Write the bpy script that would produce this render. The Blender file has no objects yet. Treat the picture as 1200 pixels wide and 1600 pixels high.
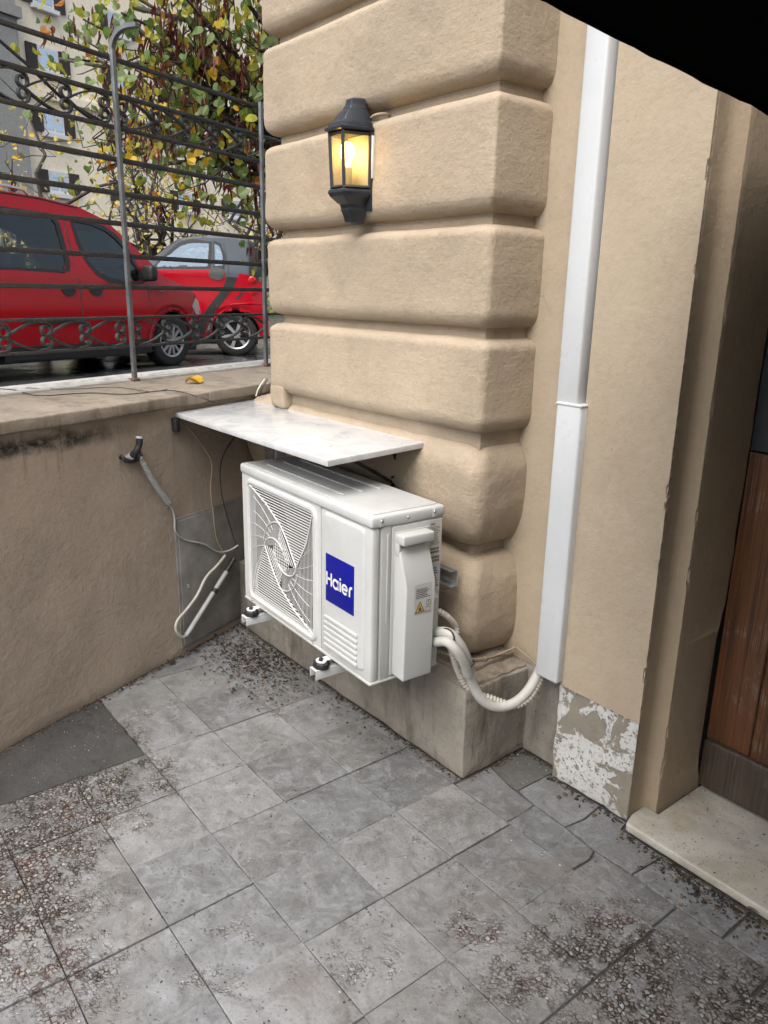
import bpy, bmesh, math, random
import numpy as np
from mathutils import Vector, Matrix, noise
random.seed(7); rng = np.random.default_rng(7)
R_ = math.radians
sc = bpy.context.scene
COL = sc.collection
# ------------------------------------------------------------------ camera
F, PITCH, YAW, ROLL = 1208.5, .2791, .8974, .0207
CAM = np.array([1.5628, -1.6004, 1.55])
fw = np.array([-math.sin(YAW)*math.cos(PITCH), math.cos(YAW)*math.cos(PITCH), -math.sin(PITCH)])
r0 = np.array([math.cos(YAW), math.sin(YAW), 0]); u0 = np.cross(r0, fw)
rt = r0*math.cos(ROLL)+u0*math.sin(ROLL); up = -r0*math.sin(ROLL)+u0*math.cos(ROLL)
cd = bpy.data.cameras.new('camera'); cam = bpy.data.objects.new('camera', cd); COL.objects.link(cam)
cd.sensor_fit = 'VERTICAL'; cd.sensor_height = 36; cd.sensor_width = 27; cd.lens = 36*F/1600
cd.clip_start = .05; cd.clip_end = 400
mw = Matrix.Identity(4)
for i in range(3):
    mw[i][0] = rt[i]; mw[i][1] = up[i]; mw[i][2] = -fw[i]; mw[i][3] = CAM[i]
cam.matrix_world = mw
sc.camera = cam
# ------------------------------------------------------------------ light: overcast
SUN = Vector((.24, -.52, .82)).normalized()
w = bpy.data.worlds.new('World'); sc.world = w; w.use_nodes = True
nt = w.node_tree; nt.nodes.clear()
sky = nt.nodes.new('ShaderNodeTexSky'); sky.sky_type = 'NISHITA'; sky.sun_disc = False
sky.sun_elevation = math.asin(SUN.z); sky.sun_rotation = math.atan2(SUN.x, SUN.y)
sky.air_density = 1.0; sky.dust_density = 4.0; sky.ozone_density = 1.0
bg = nt.nodes.new('ShaderNodeBackground'); bg.inputs['Strength'].default_value = .095
wo = nt.nodes.new('ShaderNodeOutputWorld')
hs = nt.nodes.new('ShaderNodeHueSaturation'); hs.inputs['Saturation'].default_value = .55    # overcast: the blue is veiled
nt.links.new(sky.outputs[0], hs.inputs['Color']); nt.links.new(hs.outputs[0], bg.inputs[0]); nt.links.new(bg.outputs[0], wo.inputs[0])
sl = bpy.data.lights.new('sun', 'SUN'); sl.energy = 1.5; sl.angle = R_(55); sl.color = (1, .965, .91)
so = bpy.data.objects.new('sun', sl); COL.objects.link(so)
so.rotation_euler = SUN.to_track_quat('Z', 'Y').to_euler(); so.location = (0, 0, 9)
vs = sc.view_settings; vs.view_transform = 'Standard'; vs.look = 'None'; vs.gamma = 1; vs.use_curve_mapping = False
vs.exposure = 1.42
cy = sc.cycles; cy.use_adaptive_sampling = True; cy.adaptive_threshold = .03; cy.adaptive_min_samples = 12; cy.max_bounces = 6; cy.diffuse_bounces = 3; cy.glossy_bounces = 3; cy.transmission_bounces = 4; cy.transparent_max_bounces = 8; cy.caustics_reflective = False; cy.caustics_refractive = False
# ------------------------------------------------------------------ geometry from pixels (1200x1600 photo)
WA, WX = .3855, 1.5368
wn = np.array([math.cos(WA), math.sin(WA), 0]); wd = np.array([-math.sin(WA), math.cos(WA), 0]); w0 = np.array([-WX, 0, 0])
def ray(x, y): return fw*F+rt*(x-600)+up*(800-y)
def Zp(x, y, z): r = ray(x, y); return CAM+r*((z-CAM[2])/r[2])
def Yp(x, y, v): r = ray(x, y); return CAM+r*((v-CAM[1])/r[1])
def Xp(x, y, v): r = ray(x, y); return CAM+r*((v-CAM[0])/r[0])
def Wp(x, y, o=0): r = ray(x, y); return CAM+r*(((w0+wn*o-CAM)@wn)/(r@wn))
def Dp(x, y, dist): r = ray(x, y); return CAM+r/np.linalg.norm(r)*dist
def W3(s, o, z): p = w0+wd*s+wn*o; return (p[0], p[1], z)       # along the low wall, out of it, height
def sW(p): return float((np.array(p)-w0)@wd)
# ------------------------------------------------------------------ object helpers
def link(name, me, parent=None, smooth=False):
    o = bpy.data.objects.new(name, me); COL.objects.link(o)
    if parent is not None:
        o.parent = parent
        if parent.parent is None: o.matrix_parent_inverse = Matrix.Translation(-parent.location)
    return o
def mk(name, v, f, mat, parent=None, smooth=False, angle=None):
    me = bpy.data.meshes.new(name)
    me.from_pydata([tuple(map(float, p)) for p in v], [], [tuple(q) for q in f]); me.update()
    for m in (mat if isinstance(mat, (list, tuple)) else [mat]): me.materials.append(m)
    if smooth:
        me.polygons.foreach_set('use_smooth', [True]*len(me.polygons))
        if angle: me.set_sharp_from_angle(angle=R_(angle))
    return link(name, me, parent)
def tag(o, label=None, cat=None, group=None, kind=None):
    if label: o['label'] = label
    if cat: o['category'] = cat
    if group: o['group'] = group
    if kind: o['kind'] = kind
    return o
def thing(name, loc, label, cat, group=None):
    o = bpy.data.objects.new(name, None); COL.objects.link(o); o.location = loc; o.empty_display_size = .1
    return tag(o, label, cat, group)
def ticks(lo, hi, r, res):
    a = [lo, lo+r*.3, lo+r] if r > 0 else [lo]
    b = [hi-r, hi-r*.3, hi] if r > 0 else [hi]
    n = max(1, int(round((b[0]-a[-1])/res))) if res else 1
    return a+[a[-1]+(b[0]-a[-1])*i/n for i in range(1, n)]+b
def rbox_data(lo, hi, r=.004, res=None, amp=0, nscale=8, seed=0):
    lo = np.array(lo, float); hi = np.array(hi, float); r = min(r, *((hi-lo)*.49))
    T = [ticks(lo[k], hi[k], r, res) for k in range(3)]
    idx = {}; V = []; Fc = []
    def vid(i, j, k):
        key = (i, j, k)
        if key not in idx:
            p = np.array([T[0][i], T[1][j], T[2][k]]); q = np.clip(p, lo+r, hi-r); d = p-q; L = np.linalg.norm(d)
            if L > r > 0: p = q+d/L*r
            if amp:
                nv = noise.noise_vector(Vector(p*nscale)+Vector((seed*7.3, seed, 0))); n2 = noise.noise_vector(Vector(p*nscale*4.3))
                p = p+(np.array(nv)+.45*np.array(n2))*amp
            idx[key] = len(V); V.append(p)
        return idx[key]
    nx, ny, nz = [len(t)-1 for t in T]
    for i in range(nx):
        for j in range(ny):
            Fc.append((vid(i, j, 0), vid(i, j+1, 0), vid(i+1, j+1, 0), vid(i+1, j, 0)))
            Fc.append((vid(i, j, nz), vid(i+1, j, nz), vid(i+1, j+1, nz), vid(i, j+1, nz)))
    for i in range(nx):
        for k in range(nz):
            Fc.append((vid(i, 0, k), vid(i+1, 0, k), vid(i+1, 0, k+1), vid(i, 0, k+1)))
            Fc.append((vid(i, ny, k), vid(i, ny, k+1), vid(i+1, ny, k+1), vid(i+1, ny, k)))
    for j in range(ny):
        for k in range(nz):
            Fc.append((vid(0, j, k), vid(0, j, k+1), vid(0, j+1, k+1), vid(0, j+1, k)))
            Fc.append((vid(nx, j, k), vid(nx, j+1, k), vid(nx, j+1, k+1), vid(nx, j, k+1)))
    return V, Fc
def xf(V, M): return [tuple(M @ Vector(p)) for p in V]
def rbox(name, lo, hi, mat, parent=None, r=.004, res=None, amp=0, nscale=8, M=None, seed=0, smooth=True):
    V, Fc = rbox_data(lo, hi, r, res, amp, nscale, seed)
    if M is not None: V = xf(V, M)
    return mk(name, V, Fc, mat, parent, smooth, 50)
def join(parts):
    V, Fc = [], []
    for v, f in parts:
        n = len(V); V += list(v); Fc += [tuple(i+n for i in q) for q in f]
    return V, Fc
def catmull(P, n=8):
    P = [np.array(p, float) for p in P]; P = [2*P[0]-P[1]]+P+[2*P[-1]-P[-2]]; out = []
    for i in range(1, len(P)-2):
        a, b, c, e = P[i-1:i+3]
        for k in range(n):
            t = k/n; out.append(.5*((2*b)+(-a+c)*t+(2*a-5*b+4*c-e)*t*t+(-a+3*b-3*c+e)*t**3))
    return out+[P[-2]]
def tube_data(P, r, n=8, cap=True):
    P = [np.array(p, float) for p in P]; V = []; Fc = []; ref = None
    for i, p in enumerate(P):
        t = P[min(i+1, len(P)-1)]-P[max(i-1, 0)]; t = t/(np.linalg.norm(t)+1e-12)
        if ref is None: ref = np.array([0, 0, 1.]) if abs(t[2]) < .9 else np.array([1., 0, 0])
        a = ref-t*(ref@t); a /= np.linalg.norm(a)+1e-12; ref = a; b = np.cross(t, a)
        rr = r(i/(len(P)-1)) if callable(r) else (r[i] if hasattr(r, '__len__') else r)
        for k in range(n):
            th = 2*math.pi*k/n; V.append(p+(a*math.cos(th)+b*math.sin(th))*rr)
    for i in range(len(P)-1):
        for k in range(n):
            k2 = (k+1) % n; Fc.append((i*n+k, i*n+k2, (i+1)*n+k2, (i+1)*n+k))
    if cap: Fc.append(tuple(range(n-1, -1, -1))); Fc.append(tuple((len(P)-1)*n+k for k in range(n)))
    return V, Fc
def tube(name, P, r, mat, parent=None, n=8, smooth=True, cat=0):
    if cat: P = catmull(P, cat)
    V, Fc = tube_data(P, r, n); return mk(name, V, Fc, mat, parent, smooth, 60)
def corrugated(name, P, r, mat, parent=None, pitch=.011, n=10):
    P = catmull(P, 10); L = [0]
    for a, b in zip(P, P[1:]): L.append(L[-1]+np.linalg.norm(b-a))
    m = int(L[-1]/pitch*4); Q = []; RR = []
    for i in range(m+1):
        s = L[-1]*i/m; k = min(np.searchsorted(L, s, side='right')-1, len(P)-2); t = (s-L[k])/max(L[k+1]-L[k], 1e-9)
        Q.append(P[k]*(1-t)+P[k+1]*t); RR.append(r*(1.0 if i % 4 in (0, 1) else .70))
    V, Fc = tube_data(Q, RR, n); return mk(name, V, Fc, mat, parent, True, 80)
def prism(name, poly, h0, h1, mat, parent=None, to=lambda a, b, c: (a, b, c), smooth=False):
    n = len(poly); V = [to(a, b, h0) for a, b in poly]+[to(a, b, h1) for a, b in poly]
    Fc = [tuple(range(n-1, -1, -1)), tuple(range(n, 2*n))]+[(i, (i+1) % n, n+(i+1) % n, n+i) for i in range(n)]
    o = mk(name, V, Fc, mat, parent, smooth, 40)
    bm = bmesh.new(); bm.from_mesh(o.data); bmesh.ops.recalc_face_normals(bm, faces=bm.faces); bm.to_mesh(o.data); bm.free()
    return o
def fixn(o):
    bm = bmesh.new(); bm.from_mesh(o.data); bmesh.ops.recalc_face_normals(bm, faces=bm.faces); bm.to_mesh(o.data); bm.free(); return o
def bevel(o, w=.003, seg=2):
    bm = bmesh.new(); bm.from_mesh(o.data); bmesh.ops.recalc_face_normals(bm, faces=bm.faces)
    bmesh.ops.bevel(bm, geom=[e for e in bm.edges if e.calc_face_angle(0) > .5], offset=w, segments=seg, affect='EDGES', profile=.6)
    for f in bm.faces: f.smooth = True
    bm.to_mesh(o.data); bm.free(); o.data.set_sharp_from_angle(angle=R_(40)); return o
def rrect(x0, x1, z0, z1, r, n=5):
    P = []
    for cx, cz, a0 in ((x1-r, z1-r, 0), (x0+r, z1-r, 90), (x0+r, z0+r, 180), (x1-r, z0+r, 270)):
        for k in range(n+1):
            a = R_(a0+90*k/n); P.append((cx+r*math.cos(a), cz+r*math.sin(a)))
    return P
def lathe_poly(prof, nseg, ang0, ang1, c):
    V = []; Fc = []; m = len(prof)
    for i in range(nseg+1):
        a = ang0+(ang1-ang0)*i/nseg
        for rr, z in prof: V.append((c[0]+rr*math.cos(a), c[1]+rr*math.sin(a), c[2]+z))
    for i in range(nseg):
        for k in range(m-1): Fc.append((i*m+k, (i+1)*m+k, (i+1)*m+k+1, i*m+k+1))
    return V, Fc
# ------------------------------------------------------------------ materials
class NT:
    def __init__(s, name):
        s.m = bpy.data.materials.new(name); s.m.use_nodes = True; s.t = s.m.node_tree
        s.b = s.t.nodes['Principled BSDF']; s.o = s.t.nodes['Material Output']
    def n(s, typ, **k):
        nd = s.t.nodes.new('ShaderNode'+typ)
        for a, v in k.items():
            if a.startswith('_'): setattr(nd, a[1:], v)
        for a, v in k.items():
            if a.startswith('_'): continue
            key = a.replace('__', ' ')
            s.set(nd, key if not key.isdigit() else int(key), v)
        return nd
    def set(s, nd, key, v):
        if isinstance(key, str) and key[0] == 'i' and key[1:].isdigit(): key = int(key[1:])
        sock = nd.inputs[key]
        if hasattr(v, 'outputs'): v = v.outputs[0]
        if hasattr(v, 'is_output'): s.t.links.new(v, sock)
        elif isinstance(v, (tuple, list)) and len(v) == 3 and sock.type == 'RGBA': sock.default_value = (*v, 1)
        else: sock.default_value = v
    def coord(s): return s.n('TexCoord').outputs['Object']
    def noise(s, sc_, det=4, rough=.55, vec=None, dist=0):
        nd = s.n('TexNoise', Scale=sc_, Detail=min(det, 5), Roughness=rough, Distortion=dist); s.set(nd, 'Vector', vec if vec is not None else s.co); return nd.outputs[0]
    def vor(s, sc_, feat='F1', vec=None, out=0, rnd=1):
        nd = s.n('TexVoronoi', _feature=feat, Scale=sc_, Randomness=rnd); s.set(nd, 'Vector', vec if vec is not None else s.co); return nd.outputs[out]
    def ramp(s, fac, stops, interp='LINEAR'):
        nd = s.n('ValToRGB'); s.set(nd, 0, fac); cr = nd.color_ramp; cr.interpolation = interp
        while len(cr.elements) < len(stops): cr.elements.new(.5)
        for e, (p, c) in zip(cr.elements, stops):
            e.position = p; e.color = (*(c if isinstance(c, (tuple, list)) else (c, c, c)), 1)
        return nd.outputs[0]
    def mix(s, fac, a, b, mode='MIX'):
        nd = s.n('Mix', _data_type='RGBA', _blend_type=mode); s.set(nd, 0, fac); s.set(nd, 6, a); s.set(nd, 7, b); return nd.outputs[2]
    def math(s, op, a, b=0, c=0):
        nd = s.n('Math', _operation=op); s.set(nd, 0, a); s.set(nd, 1, b); s.set(nd, 2, c); return nd.outputs[0]
    def bump(s, h, st, dist=.01, prev=None):
        nd = s.n('Bump', Strength=st, Distance=dist); s.set(nd, 'Height', h)
        if prev is not None: s.set(nd, 'Normal', prev)
        return nd.outputs[0]
    def xyz(s): return s.n('SeparateXYZ', Vector=s.co).outputs
    def go(s, **k):
        for a, v in k.items(): s.set(s.b, a.replace('__', ' '), v)
        return s.m
def start(name): t = NT(name); t.co = t.coord(); return t
def simple(name, col, rough=.5, metal=0, var=.0, bump=0, bs=80, spec=.5, coat=0):
    t = start(name); c = col
    if var: c = t.mix(t.ramp(t.noise(14, 5), [(.3, 0.), (.7, 1.)]), tuple(x*(1-var) for x in col), tuple(min(1, x*(1+var)) for x in col))
    k = dict(Base__Color=c, Roughness=rough, Metallic=metal, Specular__IOR__Level=spec)
    if bump: k['Normal'] = t.bump(t.noise(bs, 4), bump, .004)
    m = t.go(**k)
    if coat: t.b.inputs['Coat Weight'].default_value = coat; t.b.inputs['Coat Roughness'].default_value = .03
    return m
def plaster(name, base, dirty=0, bumpk=1.0, brush=True):
    t = start(name); co = t.co
    a = t.noise(1.7, 6, .6); b = t.noise(9, 5, .6); c = t.noise(70, 3, .6)
    col = t.mix(t.ramp(a, [(.3, 0.), (.7, 1.)]), tuple(x*.86 for x in base), tuple(x*1.08 for x in base))
    col = t.mix(t.math('MULTIPLY', t.ramp(b, [(.52, 0.), (.75, 1.)]), .35), col, tuple(x*y for x, y in zip(base, (.80, .74, .66))))
    col = t.mix(t.math('MULTIPLY', t.ramp(c, [(.35, 1.), (.5, 0.)]), .22), col, tuple(x*.72 for x in base))
    # small dark pocks and hairline scratches
    v = t.vor(17); col = t.mix(t.math('MULTIPLY', t.ramp(v, [(.03, 1.), (.05, 0.)]), t.ramp(t.noise(3, 2), [(.52, 0.), (.6, .7)])), col, (.09, .075, .06))
    if dirty:
        d = t.noise(4.2, 7, .7, dist=.6)
        col = t.mix(t.math('MULTIPLY', t.ramp(d, [(.5, 0.), (.72, 1.)]), dirty), col, (.115, .1, .085))
    nrm = t.bump(t.noise(30, 6, .66), .7*bumpk, .007)
    nrm = t.bump(t.noise(190, 3, .6), .45*bumpk, .0022, nrm)
    if brush:
        mp = t.n('Mapping', Vector=co, Scale=(7, 7, 120)); mp.inputs['Rotation'].default_value = (0.25, .2, 0)
        nrm = t.bump(t.noise(1.0, 4, .6, vec=mp.outputs[0], dist=.8), .26*bumpk, .0035, nrm)
    ck = t.vor(3.3, 'DISTANCE_TO_EDGE', vec=t.n('VectorMath', _operation='ADD', i0=co, i1=t.n('VectorMath', _operation='SCALE', i0=t.n('TexNoise', Scale=7., Detail=6.).outputs[1], Scale=.22).outputs[0]).outputs[0])
    cm = t.math('MULTIPLY', t.ramp(ck, [(.0, 1.), (.007, 0.)]), t.ramp(t.noise(2.2, 3), [(.56, 0.), (.64, .4)])); col = t.mix(cm, col, (.10, .08, .06)); nrm = t.bump(cm, -.4, .003, nrm)
    return t, col, nrm
def plaster_mat(name, base, dirty=0, bumpk=1., brush=True):
    t, col, nrm = plaster(name, base, dirty, bumpk, brush)
    return t.go(Base__Color=col, Roughness=.88, Normal=nrm, Specular__IOR__Level=.25)
TAN = (.385, .314, .233)
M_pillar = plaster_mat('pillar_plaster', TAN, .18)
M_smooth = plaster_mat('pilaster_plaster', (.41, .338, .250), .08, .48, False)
M_jamb_shaded = plaster_mat('shaded_jamb_plaster', (.30, .238, .168), .15, .55, False)  # same paint as the pilaster, the jamb's shade put into a darker base
def wall_mat():
    t, col, nrm = plaster('courtyard_wall_plaster', (.35, .285, .226), .2, .95, True)
    sx = t.xyz(); s = t.math('ADD', t.math('MULTIPLY', t.math('ADD', sx[0], WX), float(wd[0])), t.math('MULTIPLY', sx[1], float(wd[1])))
    # mildew run under the coping, with drips: a stain of its own shape
    pa, pb = Wp(0, 704), Wp(190, 676); sl_ = (pb[2]-pa[2])/(sW(pb)-sW(pa)); prof = t.math('ADD', t.math('MULTIPLY', s, float(sl_)), float(pa[2]-sl_*sW(pa)))
    wob = t.math('MULTIPLY', t.math('SUBTRACT', t.noise(5, 6, .7), .5), .10)
    dz = t.math('ABSOLUTE', t.math('SUBTRACT', t.math('ADD', sx[2], wob), prof))
    band = t.ramp(dz, [(.0, 1.), (.016, .8), (.04, 0.)])
    fsm = t.n('MapRange', Value=s); fsm.inputs[1].default_value = -.50; fsm.inputs[2].default_value = -.85
    mp = t.n('Mapping', Vector=t.co, Scale=(22, 22, 1.2)); drip = t.noise(1, 4, .6, vec=mp.outputs[0])
    drn = t.n('MapRange', Value=sx[2]); drn.inputs[1].default_value = .55; drn.inputs[2].default_value = 1.0
    drip2 = t.math('MULTIPLY', t.ramp(drip, [(.56, 0.), (.68, .5)]), drn.outputs[0])
    m = t.math('MULTIPLY', t.math('MULTIPLY', band, fsm.outputs[0]), t.ramp(t.noise(22, 5, .7), [(.36, .35), (.55, 1.)]))
    col = t.mix(t.math('MULTIPLY', drip2, .8), col, (.12, .095, .075)); col = t.mix(m, col, (.022, .02, .018))
    return t.go(Base__Color=col, Roughness=.9, Normal=nrm, Specular__IOR__Level=.2)
M_wall = wall_mat()
def cement(name, base, dark, thr=(.45, .65), bump=1.):
    t = start(name); a = t.noise(5, 7, .68); b = t.noise(30, 5, .65)
    mp = t.n('Mapping', Vector=t.co, Scale=(9, 9, 2.2)); c = t.noise(1, 6, .7, vec=mp.outputs[0])
    col = t.mix(t.ramp(a, [(thr[0]-.12, 0.), (thr[1], 1.)]), base, tuple(x*.7 for x in base))
    col = t.mix(t.math('MULTIPLY', t.ramp(c, [(.5, 0.), (.68, 1.)]), .75), col, dark)
    col = t.mix(t.math('MULTIPLY', t.ramp(b, [(.55, 0.), (.7, 1.)]), .5), col, tuple(x*.55 for x in base))
    v = t.vor(23); col = t.mix(t.math('MULTIPLY', t.ramp(v, [(.05, 1.), (.09, 0.)]), t.ramp(t.noise(2.3, 2), [(.5, 0.), (.55, .8)])), col, (.03, .027, .023))
    return t.go(Base__Color=col, Roughness=.9, Specular__IOR__Level=.25, Normal=t.bump(t.noise(150, 3), .35, .002, t.bump(t.noise(24, 6, .65), .95*bump, .008)))
M_plinth = cement('plinth_cement', (.30, .275, .235), (.105, .085, .062), (.42, .6))
M_coping = cement('coping_stone', (.30, .255, .205), (.12, .095, .07), (.4, .7))
M_cement_dark = cement('dark_cement', (.075, .074, .072), (.04, .039, .037))
M_kerb = simple('kerb_stone', (.36, .35, .33), .7, var=.25, bump=.3)
def flaking():
    t = start('flaking_white_paint'); big = t.noise(6.5, 8, .66, dist=.5); 
    mask = t.ramp(big, [(.405, 0.), (.42, 1.)]); fine = t.math('MULTIPLY', t.ramp(t.noise(34, 6, .7), [(.37, 0.), (.42, 1.)]), t.ramp(t.noise(95, 4, .7), [(.36, 0.), (.42, 1.)]))
    mask = t.math('MULTIPLY', mask, fine)
    cem = t.mix(t.noise(26, 6, .7), (.17, .152, .122), (.29, .262, .215))
    wht = t.mix(t.noise(13, 5), (.46, .455, .44), (.58, .575, .555))
    col = t.mix(mask, cem, wht)
    n = t.bump(mask, .8, .003, t.bump(t.noise(70, 5, .65), .6, .004))
    return t.go(Base__Color=col, Roughness=.9, Normal=n, Specular__IOR__Level=.25)
M_flake = flaking()
def marble(name, base, vein, speck=0, rough=.3):
    t = start(name); a = t.noise(5, 8, .65, dist=1.6); b = t.noise(16, 6, .6, dist=.5)
    col = t.mix(t.ramp(a, [(.42, 0.), (.62, 1.)]), base, vein)
    col = t.mix(t.math('MULTIPLY', t.ramp(b, [(.5, 0.), (.75, 1.)]), .5), col, tuple(x*.86 for x in base))
    rg = t.ramp(b, [(.3, rough*.7), (.7, rough*1.5)])
    if speck:
        v = t.vor(75, vec=t.n('VectorMath', _operation='ADD', i0=t.co, i1=t.n('VectorMath', _operation='SCALE', i0=t.n('TexNoise', Scale=60., Detail=3.).outputs[1], Scale=.03).outputs[0]).outputs[0]); m = t.math('MULTIPLY', t.ramp(v, [(.10, 1.), (.24, 0.)]), t.ramp(t.noise(10, 5, .7), [(.40, 0.), (.56, 1.)]))
        col = t.mix(t.math('MULTIPLY', m, speck), col, (.07, .06, .045))
        st = t.ramp(t.noise(4, 6, .65), [(.46, 0.), (.66, 1.)]); col = t.mix(t.math('MULTIPLY', st, .6), col, (.30, .24, .15))
    return t.go(Base__Color=col, Roughness=rg, Normal=t.bump(b, .06, .003))
M_marble = marble('shelf_marble', (.54, .545, .545), (.43, .44, .45), 0, .16)
M_step = marble('step_marble', (.44, .42, .375), (.32, .31, .275), 1.0, .4)
def tile_mat():
    t = start('stone_tile'); co = t.co
    oi = t.n('ObjectInfo').outputs['Random']
    base = t.ramp(oi, [(0, (.168, .171, .177)), (.3, (.218, .221, .226)), (.55, (.253, .255, .258)), (.8, (.205, .204, .203)), (1, (.185, .189, .196))])
    off = t.n('VectorMath', _operation='ADD', i0=co, i1=t.n('CombineXYZ', Z=t.math('MULTIPLY', oi, 40)).outputs[0]).outputs[0]
    a = t.noise(4.5, 8, .68, vec=off, dist=.7); b = t.noise(15, 8, .68, vec=off, dist=1.4); c = t.noise(120, 4, .7)
    col = t.mix(t.ramp(a, [(.36, 0.), (.66, .9)]), base, t.mix(1, base, (.60, .585, .565), 'MULTIPLY'))
    col = t.mix(t.ramp(b, [(.46, 0.), (.74, .65)]), col, (.32, .328, .34))
    col = t.mix(t.ramp(t.noise(7, 6, .7, dist=2.2), [(.50, 0.), (.72, .55)]), col, (.080, .078, .075))
    col = t.mix(t.ramp(t.noise(3.1, 5, .6), [(.56, 0.), (.72, .35)]), col, (.165, .128, .10))
    mp = t.n('Mapping', Vector=off, Scale=(5, 60, 5)); mp.inputs['Rotation'].default_value = (0, 0, .7)
    col = t.mix(t.ramp(t.noise(1, 5, .7, vec=mp.outputs[0], dist=.4), [(.56, 0.), (.70, .35)]), col, (.095, .095, .095))
    col = t.mix(t.ramp(c, [(.54, 0.), (.72, .6)]), col, (.07, .07, .07)); col = t.mix(t.ramp(c, [(.28, .45), (.42, 0.)]), col, (.32, .325, .33))
    # worn zones: the skin is gone and pebbles with dark gaps show
    def blob(cx, cy, r, k=1.0):
        d = t.n('VectorMath', _operation='DISTANCE'); t.set(d, 0, co); d.inputs[1].default_value = (cx, cy, 0)
        mr = t.n('MapRange', Value=d.outputs['Value']); mr.inputs[1].default_value = r; mr.inputs[2].default_value = r*.2; mr.inputs[3].default_value = 0; mr.inputs[4].default_value = k
        return mr.outputs[0]
    z = blob(-.30, -1.36, .42, .26)
    for q in ((-.68, -1.02, .42, .28), (.02, -1.28, .34, .17), (-.48, -1.22, .36, .27), (.80, -.22, .42, .24), (.55, -.40, .30, .16), (.36, -.66, .2, .13), (-.90, -.86, .25, .24), (-.8, -.25, .3, .12), (1.0, -.1, .3, .25), (.15, -.95, .3, .10), (.2, -.3, .3, .08)):
        z = t.math('MAXIMUM', z, blob(*q))
    wear = t.math('ADD', z, t.math('MULTIPLY', t.noise(8.5, 7, .72), .62))
    wz = t.ramp(wear, [(.42, 0.), (.54, 1.)])
    jit = t.n('VectorMath', _operation='ADD', i0=co, i1=t.n('VectorMath', _operation='SCALE', i0=t.n('TexNoise', Scale=40.).outputs[1], Scale=.011).outputs[0]).outputs[0]
    vd = t.vor(84, 'DISTANCE_TO_EDGE', vec=jit); vc = t.vor(84, 'F1', vec=jit, out=1)
    gap = t.ramp(vd, [(.05, 1.), (.22, 0.)])
    hsv = t.n('SeparateColor', Color=vc).outputs
    peb = t.ramp(hsv[0], [(0, (.05, .045, .04)), (.16, (.14, .115, .09)), (.36, (.27, .25, .225)), (.55, (.20, .15, .125)), (.75, (.42, .41, .385)), (1, (.10, .075, .065))])
    red = t.ramp(t.noise(2.6, 3), [(.50, 0.), (.60, .45)])
    gapc = t.mix(red, (.025, .022, .019), (.085, .024, .022))
    worn = t.mix(gap, t.mix(.22, peb, col), gapc)
    sp = t.vor(70, vec=jit)
    pit = t.math('MULTIPLY', t.ramp(sp, [(.12, 1.), (.20, 0.)]), t.ramp(t.noise(11, 6, .75), [(.50, 0.), (.58, 1.)]))
    col = t.mix(t.math('MULTIPLY', pit, .9), col, (.032, .027, .023))
    partial = t.ramp(t.noise(26, 5, .72), [(.42, 0.), (.50, 1.)])
    wm = t.math('MULTIPLY', wz, partial)
    col = t.mix(wm, col, worn)
    damp = t.ramp(t.noise(2.1, 4, .6), [(.42, 0.), (.65, 1.)])
    rough = t.math('ADD', t.math('MULTIPLY', damp, -.18), .34); rough = t.math('ADD', rough, t.math('MULTIPLY', wm, .15))
    h = t.math('SUBTRACT', t.math('MULTIPLY', b, .5), t.math('ADD', t.math('MULTIPLY', pit, .8), t.math('MULTIPLY', wm, t.math('ADD', gap, .25))))
    n = t.bump(c, .25, .002, t.bump(h, .8, .005))
    return t.go(Base__Color=col, Roughness=rough, Normal=n)
M_tile = tile_mat()
M_mortar = cement('joint_dirt', (.085, .082, .077), (.03, .028, .026))
def white_metal(name, base, rough=.35, dust=.4):
    t = start(name); a = t.noise(9, 6, .65); s = t.vor(120)
    col = t.mix(t.math('MULTIPLY', t.ramp(a, [(.45, 0.), (.7, 1.)]), dust), base, tuple(x*y for x, y in zip(base, (.80, .785, .75))))
    col = t.mix(t.math('MULTIPLY', t.ramp(s, [(.05, 1.), (.09, 0.)]), t.ramp(t.noise(5, 2), [(.55, 0.), (.62, .45)])), col, (.25, .22, .18))
    return t.go(Base__Color=col, Roughness=t.ramp(a, [(.3, rough*.8), (.7, rough*1.3)]), Normal=t.bump(t.noise(260, 2), .06, .001))
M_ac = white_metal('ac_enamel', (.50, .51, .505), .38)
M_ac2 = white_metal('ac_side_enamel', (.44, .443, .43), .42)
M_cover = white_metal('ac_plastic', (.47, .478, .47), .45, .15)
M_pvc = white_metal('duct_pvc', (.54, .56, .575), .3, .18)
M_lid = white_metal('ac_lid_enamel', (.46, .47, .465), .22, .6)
M_grille = simple('grille_white', (.58, .58, .575), .4)
M_blue = simple('logo_blue', (.0015, .005, .22), .4)
M_white = simple('logo_white', (.66, .66, .66), .4)
M_black = simple('black_plastic', (.018, .018, .02), .45)
M_dark = simple('dark_void', (.02, .019, .018), .8)
M_fan = simple('fan_plastic', (.11, .11, .115), .5)
M_paper = simple('sticker_paper', (.47, .45, .41), .6, var=.06)
M_paperb = simple('sticker_paper_bluish', (.41, .435, .46), .6, var=.06)
M_ink = simple('print_ink', (.10, .095, .09), .7)
M_yel = simple('warning_yellow', (.62, .36, .03), .5)
M_galv = simple('galvanised_steel', (.55, .57, .58), .38, .85, var=.15, bump=.1)
M_screw = simple('screw_steel', (.35, .35, .35), .35, .9)
M_rubber = simple('rubber', (.014, .014, .015), .6)
M_pipe = simple('pipe_wrap', (.44, .432, .40), .6, var=.12, bump=.25, bs=60)
M_corr = simple('corrugated_beige', (.42, .395, .345), .5, var=.1)
M_corrg = simple('corrugated_grey', (.36, .36, .355), .5, var=.12)
M_cable = simple('cable_black', (.02, .02, .022), .5)
M_cablet = simple('cable_tan', (.30, .24, .17), .6, var=.15)
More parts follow.
